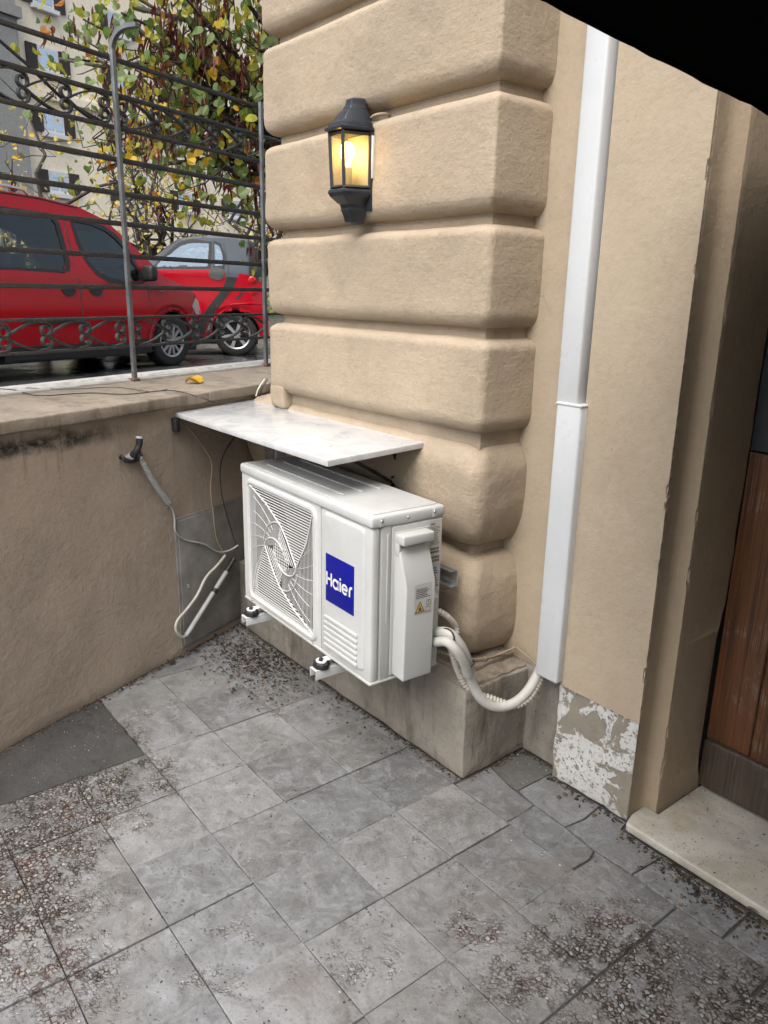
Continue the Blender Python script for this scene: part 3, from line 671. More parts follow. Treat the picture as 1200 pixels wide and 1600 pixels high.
# ================================================================== LANTERN
LX, LY, LZ, LH = -.712, .078, 1.765, .388
lamp = thing('wall_lantern', (LX, LY, LZ), 'lit black half lantern on the banded pillar', 'lantern')
def hexr(k, z, w=.072, d=.102):
    return [(LX-w*k, LY, z), (LX-w*.56*k, LY-d*k, z), (LX+w*.56*k, LY-d*k, z), (LX+w*k, LY, z)]
def hexloft(name, prof, mat):
    V = []
    for k, f in prof: V += hexr(k, LZ+LH*(1-f))
    n = len(prof); Fc = [(4*i+j, 4*i+(j+1) % 4, 4*i+4+(j+1) % 4, 4*i+4+j) for i in range(n-1) for j in range(4)]+[(0, 1, 2, 3), tuple(4*n-4+j for j in range(4))]
    o = fixn(mk(name, V, Fc, mat, lamp)); bevel(o, .0022, 2); return o
hexloft('hood', [(.30, 0), (.43, .012), (.47, .06), (.50, .065), (.54, .085), (.56, .098), (.60, .10), (.72, .135), (.82, .175), (.88, .20), (.97, .205), (1.0, .23), (1.0, .236), (1.1, .245), (1.1, .268), (.93, .28)], M_lamp)
hexloft('base', [(.86, .722), (.98, .73), (1.0, .755), (.93, .785), (.90, .79), (.72, .83), (.62, .845), (.58, .875), (.60, .89), (.56, .90), (.50, .94), (.46, .985), (.30, 1.0)], M_lamp)
zt, zb_ = LZ+LH*(1-.275), LZ+LH*(1-.725)
T, B = hexr(.94, zt), hexr(.86, zb_)
def bar(name, a, b, r, mat): return tube(name, [a, b], r, mat, lamp, 4, False)
for i in range(4): bar('corner_bar', T[i], B[i], .0075 if i in (1, 2) else .008, M_lamp)
for i in range(3):
    a, b, c, e_ = [np.array(p) for p in (T[i], T[i+1], B[i+1], B[i])]
    for q in (.03, .97): bar('pane_bar', a*(1-q)+e_*q, b*(1-q)+c*q, .0065, M_lamp)
    nn = np.cross(b-a, e_-a); nn /= np.linalg.norm(nn)
    mk('pane', [a+nn*.002, b+nn*.002, c+nn*.002, e_+nn*.002], [(0, 1, 2, 3)], M_lampglass, lamp)
rbox('back_plate', (LX-.073, LY-.004, LZ+.04), (LX+.073, LY+.006, LZ+LH*.76), M_lamp, lamp, .002)
rbox('reflector', (LX-.058, LY-.008, zb_+.01), (LX+.058, LY-.0045, zt-.005), simple('lamp_inner_white', (.6, .56, .46), .5), lamp, .001)
rbox('side_trim', (LX+.0735, LY-.006, LZ+.14), (LX+.0765, LY+.004, LZ+.27), M_frame, lamp, .001)
zc_ = LZ+LH*(1-.46)
V, Fc = lathe_poly([(0, -.035), (.013, -.034), (.014, -.015), (.02, -.004), (.0255, .012), (.024, .03), (.013, .042), (0, .045)], 16, 0, 2*math.pi, (LX, LY-.052, zc_)); mk('bulb', V, Fc, M_bulb, lamp, True)
V, Fc = lathe_poly([(0, -.10), (.018, -.10), (.018, -.034), (0, -.034)], 12, 0, 2*math.pi, (LX, LY-.052, zc_)); mk('bulb_holder', V, Fc, simple('holder_cream', (.5, .46, .36), .5), lamp, True, 40)
pl = bpy.data.lights.new('lantern_light', 'POINT'); pl.energy = .6; pl.color = (1, .62, .25); pl.shadow_soft_size = .03
po = bpy.data.objects.new('lantern_light', pl); COL.objects.link(po); po.location = (LX, LY-.062, zc_+.008); po.parent = lamp; po.matrix_parent_inverse = Matrix.Translation(-Vector((LX, LY, LZ)))
tag(tube('cable', [(LX+.05, .085, LZ+.325), (LX+.07, .085, LZ+.331), (LX+.09, .10, LZ+.335), (LX+.10, .13, LZ+.336)], .005, M_cablet, None, 8, cat=6), 'short tan cable from the lantern into the pillar groove', 'cable')
# ================================================================== DUCT
duct = thing('cable_duct', (.12, .27, .345), 'white plastic duct running up the recess beside the pillar', 'duct')
xl1, xr1 = Yp(915, 40, .226)[0], Yp(952, 60, .226)[0]; xl2, xr2 = Yp(836, 1035, .221)[0], Yp(872, 1040, .221)[0]
rbox('duct_upper', (xl1, .226, 1.236), (xr1-.002, .311, 3.55), M_pvc, duct, .010, .5)
rbox('duct_lower', (xl2, .221, .352), (xr2, .311, 1.243), M_pvc, duct, .010, .3)
rbox('joint_lip', (xl2-.0015, .2195, 1.236), (xr2+.0015, .311, 1.2445), M_pvc, duct, .003)
# ================================================================== AIR CONDITIONER
A0 = Vector((-.1006, -.3144, .4029)); MA = Matrix.Translation(A0) @ Matrix.Rotation(-.0418, 4, 'Z')
ac = thing('air_conditioner', tuple(A0), 'white outdoor air conditioner unit on wall brackets under the marble shelf', 'air conditioner')
def ab(name, lo, hi, mat, parent=ac, r=.003, res=None): return rbox(name, lo, hi, mat, parent, r, res, M=MA)
def am(name, V, Fc, mat, parent=ac, smooth=True, ang=40): return mk(name, xf(V, MA), Fc, mat, parent, smooth, ang)
AW, AD, AH = .839, .263, .53
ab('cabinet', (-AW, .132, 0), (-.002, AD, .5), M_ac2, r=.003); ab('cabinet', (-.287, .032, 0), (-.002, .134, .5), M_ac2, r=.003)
lid = ab('lid', (-AW-.005, -.006, .492), (.005, AD+.004, AH-.002), M_ac, r=.010, res=.2)
ab('lid_panel', (-AW+.012, .012, AH-.003), (-.014, AD-.012, AH+.0015), M_lid, lid, .003)
for y in (.055, .125, .195): ab('lid_rib', (-AW+.09, y, AH+.0005), (-.24, y+.012, AH+.0055), M_lid, lid, .004)
# front panel around the fan opening
def ring(name, levels, mat, parent, n=6):
    V = []; 
    for (x0, x1, z0, z1, r, y) in levels: V += [(a, y, b) for a, b in rrect(x0, x1, z0, z1, r, n)]
    m = 4*(n+1); Fc = [(i*m+k, i*m+(k+1) % m, (i+1)*m+(k+1) % m, (i+1)*m+k) for i in range(len(levels)-1) for k in range(m)]
    return fixn(am(name, V, Fc, mat, parent, True, 30))
def lv(x0, x1, z0, z1, r, y, i=0): return (x0+i, x1-i, z0+i, z1-i, max(.0005, r-i), y)
GX0, GX1, GZ0, GZ1 = -.806, -.296, .008, .488
front = ring('front_panel', [lv(-AW, -.285, 0, .494, .004, .134), lv(-AW, -.285, 0, .494, .004, .002), lv(-AW, -.285, 0, .494, .004, 0, .002), lv(GX0, GX1, GZ0, GZ1, .045, 0, .003), lv(GX0, GX1, GZ0, GZ1, .045, -.007, .010), lv(GX0, GX1, GZ0, GZ1, .045, -.008, .018), lv(GX0, GX1, GZ0, GZ1, .045, -.005, .024), lv(GX0, GX1, GZ0, GZ1, .045, .024, .026)], M_ac, ac)
ab('front_panel', (-.285, 0, 0), (0, .033, .494), M_ac, r=.012, res=.06)
ab('corner_strip', (-.001, .034, .0), (.0015, .066, .492), M_ac2, r=.001); ab('corner_rib', (.0, .052, .19), (.004, .060, .47), M_ac2, r=.002)
lp = ring('logo_panel', [lv(-.262, -.03, .026, .487, .022, -.0005), lv(-.262, -.03, .026, .487, .022, -.006, .008), lv(-.262, -.03, .026, .487, .022, -.0065, .012), lv(-.262, -.03, .026, .487, .022, -.0065, .09)], M_ac, ac)
am('logo_panel', [(-.175, -.0064, .11), (-.117, -.0064, .11), (-.117, -.0064, .40), (-.175, -.0064, .40)], [(0, 1, 2, 3)], M_ac)
for k in range(6): ab('louvre', (-.250, -.0115, .034+k*.0195), (-.060, -.005, .034+k*.0195+.0125), M_ac, r=.005)
logo = ab('logo_plate', (-.239, -.0085, .197), (-.080, -.006, .355), M_blue, r=.001)
# lettering: H a i e r from flat strokes
def strokes(name, paths, wd_, y, mat, parent):
    parts = []
    for P in paths:
        P = [np.array(p, float) for p in P]; V = []; n = len(P)
        for i, p in enumerate(P):
            t = P[min(i+1, n-1)]-P[max(i-1, 0)]; t /= np.linalg.norm(t)+1e-9; q = np.array([-t[1], t[0]])*wd_/2
            V += [(p[0]+q[0], y, p[1]+q[1]), (p[0]-q[0], y, p[1]-q[1])]
        parts.append((V, [(2*i, 2*i+1, 2*i+3, 2*i+2) for i in range(n-1)]))
    V, Fc = join(parts); return fixn(am(name, V, Fc, mat, parent, False))
def arc(cx, cz, r, a0, a1, n=18, rz=None): return [(cx+r*math.cos(R_(a0+(a1-a0)*i/n)), cz+(rz or r)*math.sin(R_(a0+(a1-a0)*i/n))) for i in range(n+1)]
tb, th, tx = .252, .044, .0345; xh = .033; y_ = -.0092; X0 = -.2345
rad = (xh-.007)/2+.001
for nm, P in (('letter_h', [[(X0+.004, tb), (X0+.004, tb+th)], [(X0+.030, tb), (X0+.030, tb+th)], [(X0+.004, tb+th*.52), (X0+.030, tb+th*.52)]]),
              ('letter_a', [arc(X0+.0545, tb+xh/2-.001, rad, 0, 360, 22), [(X0+.0685, tb), (X0+.0685, tb+xh-.001)]]),
              ('letter_i', [[(X0+.0815, tb), (X0+.0815, tb+xh-.001)], [(X0+.0815, tb+xh+.004), (X0+.0815, tb+xh+.0115)]]),
              ('letter_e', [arc(X0+.1065, tb+xh/2-.001, rad, 0, 318, 20), [(X0+.1065-rad, tb+xh/2-.001), (X0+.1065+rad, tb+xh/2-.001)]]),
              ('letter_r', [[(X0+.133, tb), (X0+.133, tb+xh*.55)], arc(X0+.133+.0125, tb+xh*.55, .0125, 180, 80, 10, .0145)])):
    strokes(nm, P, .0082, y_, M_white, logo)
# fan and grille
CX, CZ = (GX0+GX1)/2, (GZ0+GZ1)/2
am('fan_well', [(GX0, .1312, GZ0), (GX1, .1312, GZ0), (GX1, .1312, GZ1), (GX0, .1312, GZ1)], [(0, 1, 2, 3)], M_dark)
ring('dark_lining', [lv(GX0, GX1, GZ0, GZ1, .045, .0245, .0262), lv(GX0, GX1, GZ0, GZ1, .045, .13, .0262)], M_dark, ac)  # dark lining added so the white fan opening looks unlit inside
fan = thing('fan', (0, 0, 0), None, None); fan.parent = ac; fan.matrix_parent_inverse = Matrix.Translation(-A0)
for b in range(3):
    V = []
    for i in range(7):
        for j in range(5):
            rr = .045+.16*i/6; a = R_(b*120+10+j*19+i*4); V.append((CX+rr*math.cos(a), .070-.035*j/4, CZ+rr*math.sin(a)))
    mk('blade', xf(V, MA), [(i*5+j, i*5+j+1, (i+1)*5+j+1, (i+1)*5+j) for i in range(6) for j in range(4)], M_fan, fan, True)
V, Fc = lathe_poly([(0, .02), (.04, .018), (.046, .01), (.046, 0)], 20, 0, 2*math.pi, (0, 0, 0)); mk('hub', xf([(CX+v[0], .07-v[2]*2, CZ+v[1]) for v in V], MA), Fc, M_fan, fan, True)
gr = ring('fan_grille', [lv(GX0, GX1, GZ0, GZ1, .045, -.003, .024), lv(GX0, GX1, GZ0, GZ1, .045, .006, .024), lv(GX0, GX1, GZ0, GZ1, .045, .006, .030), lv(GX0, GX1, GZ0, GZ1, .045, -.003, .030), lv(GX0, GX1, GZ0, GZ1, .045, -.003, .024)], M_grille, ac)
HW, HH = .226, .211
TL, TR, K, H = (-HW, HH), (HW-.004, HH), (.006, .115), (.112, -.008)
def lx(P, z):                                                   # x on a polyline at height z
    for a, b in zip(P, P[1:]):
        if min(a[1], b[1]) <= z <= max(a[1], b[1]): t = (z-a[1])/(b[1]-a[1]+1e-9); return a[0]+(b[0]-a[0])*t
    return None
def lz(P, x):
    for a, b in zip(P, P[1:]):
        if min(a[0], b[0]) <= x <= max(a[0], b[0]): t = (x-a[0])/(b[0]-a[0]+1e-9); return a[1]+(b[1]-a[1])*t
    return None
def slat(lo, hi, sg): 
    a = (CX+sg*lo[0], lo[1], CZ+sg*lo[2]); b = (CX+sg*hi[0], hi[1], CZ+sg*hi[2])
    return ab('slat', tuple(map(min, a, b)), tuple(map(max, a, b)), M_grille, gr, 0)
for q in range(-4, 5): ab('slat', (CX+q*.013-.001, .001, CZ-.05+abs(q)*.004), (CX+q*.013+.001, .003, CZ+.05-abs(q)*.004), M_grille, gr, 0); ab('slat', (CX-.062+abs(q)*.007, .0005, CZ+q*.011-.001), (CX+.062-abs(q)*.007, .0025, CZ+q*.011+.001), M_grille, gr, 0)
for sg in (1, -1):
    z = HH-.009
    while z > 0:
        a, b = lx([TL, K, H], z), lx([TR, (.18, .10), H], z)
        if a is not None and b is not None and b-a > .004: slat((a, -.001, z-.0017), (b, .0015, z+.0017), sg)
        z -= .0098
    x = -HW+.008
    while x < -.004:
        t_, b_ = lz([TL, K], x), (lz([(-HW, -HH+.004), (-.112, .008)], x) if x < -.112 else lz([(-.112, .008), (-.03, .035), (.006, .03)], x))
        if t_ and b_ is not None and t_-b_ > .006: slat((x-.0010, .000, b_), (x+.0010, .0015, t_), sg)
        x += .0088
    def gp(P, r, nm='wire', y=-.002): tube(nm, [tuple(MA @ Vector((CX+sg*a, y, CZ+sg*b))) for a, b in P], r, M_grille, gr, 6)
    gp([TL, (-.10, .170), K, (.05, .075), H], .0026); gp([TR, (.185, .10), H], .0024)
    gp(arc(.045, -.004, .068, 0, -150, 12, .05), .0026)
    for k in range(1, 5): gp([(K[0]-.004*k, K[1]-.012*k), (H[0]-.016*k, H[1]-.004)], .0014)
    gp([(a*1.0, b) for a, b in arc(-.005, .02, .115, 175, 84, 12, .10)], .0020)
    for k in range(10):
        a0 = R_(98+k*13.5); rr = [(.10+.30*j/8) for j in range(9)]; P = []
        for j, q in enumerate(rr):
            a = a0+.10*j*.55; p = (q*math.cos(a)*.9, q*math.sin(a)*.9+.01)
            tb_ = lz([TL, K], p[0]); bb_ = lz([(-HW, -HH), (-.112, .008)], p[0]) if p[0] < -.112 else .0
            if tb_ is None or not (bb_ is not None and bb_ < p[1] < tb_): continue
            P.append(p)
        if len(P) > 2: gp(P, .0010, y=-.0005)
# right side: pressed panel, valve cover with grip, stickers
def bev_prism(name, poly, y0, y1, mat, w): o = prism(name, poly, y0, y1, mat, ac, to=lambda a, b, c: tuple(MA @ Vector((a, c, b)))); bevel(o, w, 3); return o
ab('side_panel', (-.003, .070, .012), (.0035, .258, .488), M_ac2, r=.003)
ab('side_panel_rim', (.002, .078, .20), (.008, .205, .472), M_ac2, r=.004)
bev_prism('valve_cover', [(0.0, .014), (.058, .010), (.062, .318), (.032, .402), (.018, .428), (.0, .43)], .080, .192, M_cover, .006)
bev_prism('valve_cover_base', [(0.0, .008), (.022, .006), (.022, .24), (.0, .26)], .185, .240, M_cover, .003)
ab('grip_lip', (.0, .078, .437), (.047, .194, .468), M_cover, r=.006, res=.05)
for y in (.0785, .183): ab('grip_cheek', (.0, y, .40), (.024, y+.010, .445), M_cover, r=.003)
def quad(name, y0, y1, z0, z1, x, mat, parent): return am(name, [(x, y0, z0), (x, y1, z0), (x, y1, z1), (x, y0, z1)], [(0, 1, 2, 3)], mat, parent, False)
def printed(y0, y1, z0, z1, x, parent, rows, seed, hgt=.5):
    rr = random.Random(seed); parts = []
    for k in range(rows):
        zz = z1-(z1-z0)*(k+.5)/rows; h = (z1-z0)/rows*hgt/2; y = y0
        end = y1-rr.random()*.3*(y1-y0)
        while y < end-.001:
            q = min(end, y+rr.uniform(.0012, .006)); parts.append(([(x, y, zz-h), (x, q, zz-h), (x, q, zz+h), (x, y, zz+h)], [(0, 1, 2, 3)])); y = q+.0009
    V, Fc = join(parts); am('print', V, Fc, M_ink, parent, False)
s1 = quad('rating_sticker', .210, .256, .345, .482, .0042, M_paper, ac); printed(.213, .25, .405, .466, .0047, s1, 13, 1, .4); printed(.213, .235, .470, .477, .0047, s1, 1, 2, .8); printed(.214, .25, .378, .400, .0047, s1, 2, 3, .7); printed(.216, .252, .350, .372, .0047, s1, 2, 4, .75)
s2 = quad('notice_sticker', .206, .254, .20, .342, .0042, M_paperb, ac); printed(.209, .25, .21, .335, .0047, s2, 15, 5, .55)
s3 = quad('safety_print', .112, .176, .225, .318, .0624, M_cover, ac); printed(.118, .172, .272, .305, .0629, s3, 6, 6, .5)
tri = am('warning_triangle', [(.0630, .114, .228), (.0630, .152, .228), (.0630, .133, .264)], [(0, 1, 2)], M_ink, s3, False); am('warning_triangle', [(.0634, .1185, .2305), (.0634, .1475, .2305), (.0634, .133, .2585)], [(0, 1, 2)], M_yel, s3, False)
am('flame', [(.0637, .128, .233), (.0637, .138, .233), (.0637, .1395, .240), (.0637, .136, .243), (.0637, .1335, .250), (.0637, .1295, .244), (.0637, .127, .239)], [tuple(range(7))], M_ink, s3, False)
strokes_box = [[(.158, .246), (.172, .246), (.172, .262), (.158, .262), (.158, .246)], [(.156, .226), (.172, .226), (.172, .241), (.156, .241), (.156, .226)], [(.165, .246), (.165, .262)]]
parts = []
for P in strokes_box:
    for a, b in zip(P, P[1:]):
        dy, dz = (b[1]-a[1], a[0]-b[0]); L = math.hypot(dy, dz); dy, dz = dy/L*.0007, dz/L*.0007
        parts.append(([(.0632, a[0]-dy, a[1]-dz), (.0632, b[0]-dy, b[1]-dz), (.0632, b[0]+dy, b[1]+dz), (.0632, a[0]+dy, a[1]+dz)], [(0, 1, 2, 3)]))
V, Fc = join(parts); am('pictogram', V, Fc, M_ink, s3, False)
def screw(p, axis):
    V, Fc = lathe_poly([(0, .003), (.003, .0028), (.0045, .0012), (.0048, 0)], 10, 0, 2*math.pi, (0, 0, 0))
    if axis == 'x': V = [(p[0]+v[2], p[1]+v[0], p[2]+v[1]) for v in V]
    else: V = [(p[0]+v[0], p[1]-v[2], p[2]+v[1]) for v in V]
    fixn(am('screw', V, Fc, M_screw, ac))
for y in (.03, .225): screw((.005, y, .512), 'x'); ab('screw_tab', (.003, y-.008, .496), (.0058, y+.008, .522), M_ac, r=.002)
screw((.005, .125, .510), 'x')
for x in (-.78, -.33): screw((x, 0, .006), 'y')
ab('base_lip', (-AW-.002, -.003, -.004), (.003, AD, .004), M_ac2, r=.002)
# ------------------------------------------------------------------ brackets under the unit
def bracket(x, label):
    b = thing('wall_bracket', tuple(MA @ Vector((x, .1, -.06))), label, 'bracket', 'brackets carrying the air conditioner')
    def bb(name, lo, hi, mat, par=b, r=.0015): return rbox(name, lo, hi, mat, par, r, M=MA)
    bb('arm', (x-.020, -.062, -.034), (x+.020, .40, -.030), M_cover); bb('arm_web', (x+.0165, -.061, -.062), (x+.020, .40, -.0342), M_cover); bb('arm_web', (x-.020, -.061, -.062), (x-.0165, .40, -.0342), M_cover)
    bb('leg', (x-.02, .392, -.05), (x+.02, .398, .30), M_cover)
    V, Fc = lathe_poly([(0, .0), (.030, .0), (.032, .006), (.030, .016), (.026, .020), (0, .020)], 8, .39, .39+2*math.pi, (0, 0, 0)); f = mk('rubber_foot', xf([(v[0]+x, v[1]*.85-.030, v[2]-.0298) for v in V], MA), Fc, M_rubber, b, True, 30)
    V, Fc = lathe_poly([(.010, .0), (.020, .0), (.020, .003), (.010, .003)], 16, 0, 2*math.pi, (0, 0, 0)); mk('washer', xf([(v[0]+x, v[1]*.85-.030, v[2]-.0097) for v in V], MA), Fc, M_white, b, True, 30)
    V, Fc = lathe_poly([(0, .011), (.006, .011), (.008, .008), (.008, 0)], 6, 0, 2*math.pi, (0, 0, 0)); mk('nut', xf([(v[0]+x, v[1]-.030, v[2]-.0096) for v in V], MA), Fc, M_rubber, b)
    bb('foot_tab', (x-.014, -.028, -.0066), (x+.014, .03, -.0045), M_white)
    for y in (.02, .235): bb('spacer', (x-.018, y, -.0298), (x+.018, y+.03, -.0045), M_rubber)
    for y in (-.045,): tube('bolt', [tuple(MA @ Vector((x-.01, y, -.036))), tuple(MA @ Vector((x-.01, y, -.115)))], .002, M_screw, b, 6)
bracket(-.732, 'white steel bracket arm under the fan side of the air conditioner, near the wall')
bracket(-.232, 'white steel bracket arm under the logo side of the air conditioner')
rb = thing('mounting_rail', (-.4, .05, .66), 'galvanised slotted steel rail sticking out behind the air conditioner', 'rail')
e = Yp(712, 905, .052); zr = float(e[2])
rbox('rail_web', (-1.0, .058, zr-.028), (float(e[0]), .061, zr+.028), M_galv, rb, .001)
for z in (zr-.028, zr+.025): rbox('rail_flange', (-1.0, .035, z), (float(e[0])-.006, .0578, z+.003), M_galv, rb, .001)
rbox('slot', (float(e[0])-.075, .0572, zr-.006), (float(e[0])-.015, .0584, zr+.006), M_cablet, rb, .0005)
# ------------------------------------------------------------------ pipes
def pth(L): return [Yp(*q) for q in L]
P1 = [(662, 989, -.075), (680, 988, -.085), (700, 989, -.082), (716, 1004, -.06), (727, 1025, -.03), (733, 1048, .0), (740, 1072, .02), (754, 1094, .045), (776, 1104, .09), (800, 1100, .14), (822, 1083, .19), (838, 1058, .235), (846, 1040, .25), (850, 1028, .256)]
tag(tube('refrigerant_pipe', pth(P1), .0168, M_pipe, None, 12, cat=6), 'thick white wrapped pipe looping from the air conditioner to the duct', 'pipe')
tag(tube('refrigerant_pipe', pth([(662, 1004, -.085), (680, 1003, -.10), (698, 1003, -.10), (712, 1015, -.085), (724, 1034, -.055), (731, 1054, -.024)]), .0155, M_pipe, None, 12, cat=6), 'shorter white wrapped pipe leaving the air conditioner below the thick one', 'pipe')
tag(corrugated('corrugated_conduit', pth([(676, 952, -.08), (688, 956, -.06), (702, 966, -.03), (712, 980, .0), (714, 996, -.005)]), .0105, M_corr, None), 'short beige corrugated conduit curving out of the air conditioner side', 'conduit')
tag(corrugated('corrugated_conduit', pth([(700, 1000, -.06), (709, 1026, -.04), (716, 1048, -.01), (727, 1070, .015), (744, 1084, .04), (764, 1090, .075), (786, 1098, .115), (806, 1102, .15), (828, 1090, .2), (846, 1058, .25), (852, 1038, .262)]), .0125, M_corr, None, .012), 'beige corrugated drain tube hanging along the thick white pipe', 'conduit')
for (x, y, d_, lb) in ((698, 996, -.091, 'black cable tie around the pipes beside the air conditioner'), (730, 1038, -.02, 'black cable tie lower down around the hanging pipe')):
    c = Yp(x, y, d_); c2_ = Yp(x+(3 if y < 1000 else 5), y+(-1 if y < 1000 else 12), d_+.01); t = c2_-c; t /= np.linalg.norm(t); a = np.cross(t, [0, 0, 1]); a /= np.linalg.norm(a)+1e-9; b = np.cross(t, a)
    R0 = .0275 if y < 1000 else .0235
    tag(tube('cable_tie', [c+(a*math.cos(q)+b*math.sin(q))*R0 for q in np.linspace(0, 2*math.pi, 17)], .0028, M_black, None, 6), lb, 'cable tie')
tag(tube('cable', pth([(560, 960, .07), (640, 1002, .075), (690, 1019, .075), (720, 1028, .09), (744, 1030, .135), (770, 1026, .20), (803, 1013, .285), (815, 1018, .292), (832, 1033, .28), (846, 1043, .27)]), .0035, M_cablet, None, 6, cat=6), 'thin brown cable clipped along the foot of the pillar', 'cable')
for q in ((758, 1029, .165), (803, 1013, .283)):
    p = Yp(*q); tag(rbox('cable_clip', p-.006, p+.006, M_cablet, None, .002), 'tiny tan clip holding the brown cable, '+('nearer the duct' if q[0] > 780 else 'nearer the pillar corner'), 'clip')
# ================================================================== THINGS ON THE LOW WALL
sb = [sW(Wp(272, 810)), sW(Wp(368, 785))]
box = thing('meter_cover', W3(-.2, 0, .04), 'grey steel cover plate low on the wall beside the air conditioner', 'cover plate')
wbox('frame', sb[0]-.006, .04, .001, .010, .030, .620, M_boxm, box, .002); wbox('plate', sb[0]+.006, .03, .0105, .016, .042, .608, M_boxm, box, .002)
wbox('latch', sb[0]+.035, sb[0]+.05, .0162, .024, .30, .32, M_galv, box, .003)
tag(corrugated('corrugated_conduit', [Wp(219, 716, .03), Wp(224, 724, .03), Wp(235, 745, .028), Wp(250, 768, .024), Wp(264, 787, .018)], .0115, M_corrg, None), 'grey corrugated conduit slanting down the low wall', 'conduit')
tag(tube('cable', [Wp(264, 787, .018), Wp(270, 798, .015), Wp(273, 812, .016), Wp(274, 830, .02), Wp(288, 843, .022), Wp(318, 850, .022), Wp(340, 862, .025), Wp(358, 860, .04), Wp(372, 852, .06)], .0042, M_corrg, None, 6, cat=5), 'grey cable sagging across the steel cover plate', 'cable')
stub = thing('pipe_stub', Wp(205, 715, 0), 'black pipe stub and cables poking out of a hole in the low wall', 'pipe')
tube('pipe', [Wp(196, 722, -.02), Wp(203, 715, .015), Wp(212, 706, .045), Wp(217, 696, .055), Wp(218, 684, .06)], .0125, M_cable, stub, 10, cat=5); tube('sleeve', [Wp(218, 685, .06), Wp(218.3, 682, .06)], .0135, M_corrg, stub, 10)
tube('tape', [Wp(196, 720, .0), Wp(201, 716, .012), Wp(206, 712, .03)], .0145, M_corrg, stub, 10)
for k in range(6): tube('wire', [Wp(186+k*3, 718-k*1.5, -.005), Wp(190+k*2, 712+2*k, .02), Wp(196+k*5, 722-k, .03), Wp(204+k*3, 716-k*2.2, .005)], .0045, M_cable, stub, 6, cat=4)
tag(tube('cable', [Wp(276, 655, .01), Wp(300, 675, .03), Wp(322, 705, .03), Wp(331, 725, .028), Wp(329, 765, .025), Wp(333, 800, .025), Wp(338, 840, .028), Wp(351, 868, .035)], .0026, M_cablet, None, 6, cat=6), 'thin pale brown wire hanging from the shelf end past the cover plate', 'cable')
tag(tube('cable', [Wp(372, 676, .05), Wp(352, 705, .04), Wp(344, 735, .035), Wp(348, 780, .03), Wp(362, 830, .035), Wp(371, 858, .05)], .0026, M_cable, None, 6, cat=6), 'thin dark wire curving down in the corner behind the air conditioner', 'cable')
tag(tube('cable', [Wp(352, 868, .04), Wp(338, 885, .04), Wp(322, 902, .04), Wp(308, 930, .04), Wp(292, 952, .04), Wp(277, 970, .04), Wp(275, 985, .04), Wp(284, 995, .04), Wp(291, 993, .04)], .0062, M_cablew, None, 8, cat=6), 'pale bent cable looping in front of the steel cover plate', 'cable')
pp = thing('metal_conduit', Wp(290, 993, .04), 'straight grey conduit pipe leaning slanted across the cover plate', 'conduit')
tube('pipe', [Wp(291, 993, .045), Wp(354, 893, .045)], .0105, M_corrg, pp, 10); tube('pipe_tip', [Wp(354, 893, .045), Wp(366, 873, .05)], .013, M_cable, pp, 8); tube('clamp', [Wp(334, 926, .045), Wp(337, 920, .045)], .016, M_cable, pp, 10)
sw = thing('socket_box', Yp(430, 705, .06), 'small grey socket box under the marble shelf behind the unit', 'socket')
c = Yp(430, 708, .06); rbox('housing', (c[0]-.05, .035, c[2]-.045), (c[0]+.05, .082, c[2]+.055), M_corrg, sw, .005); rbox('flap', (c[0]-.036, .028, c[2]-.03), (c[0]+.036, .0345, c[2]+.035), M_boxm, sw, .003)
tag(tube('cable', [Yp(455, 708, .05), Yp(462, 712, .04), Yp(470, 722, .03)], .009, M_cablew, None, 8, cat=4), 'pale cable dropping behind the unit from the socket box', 'cable')
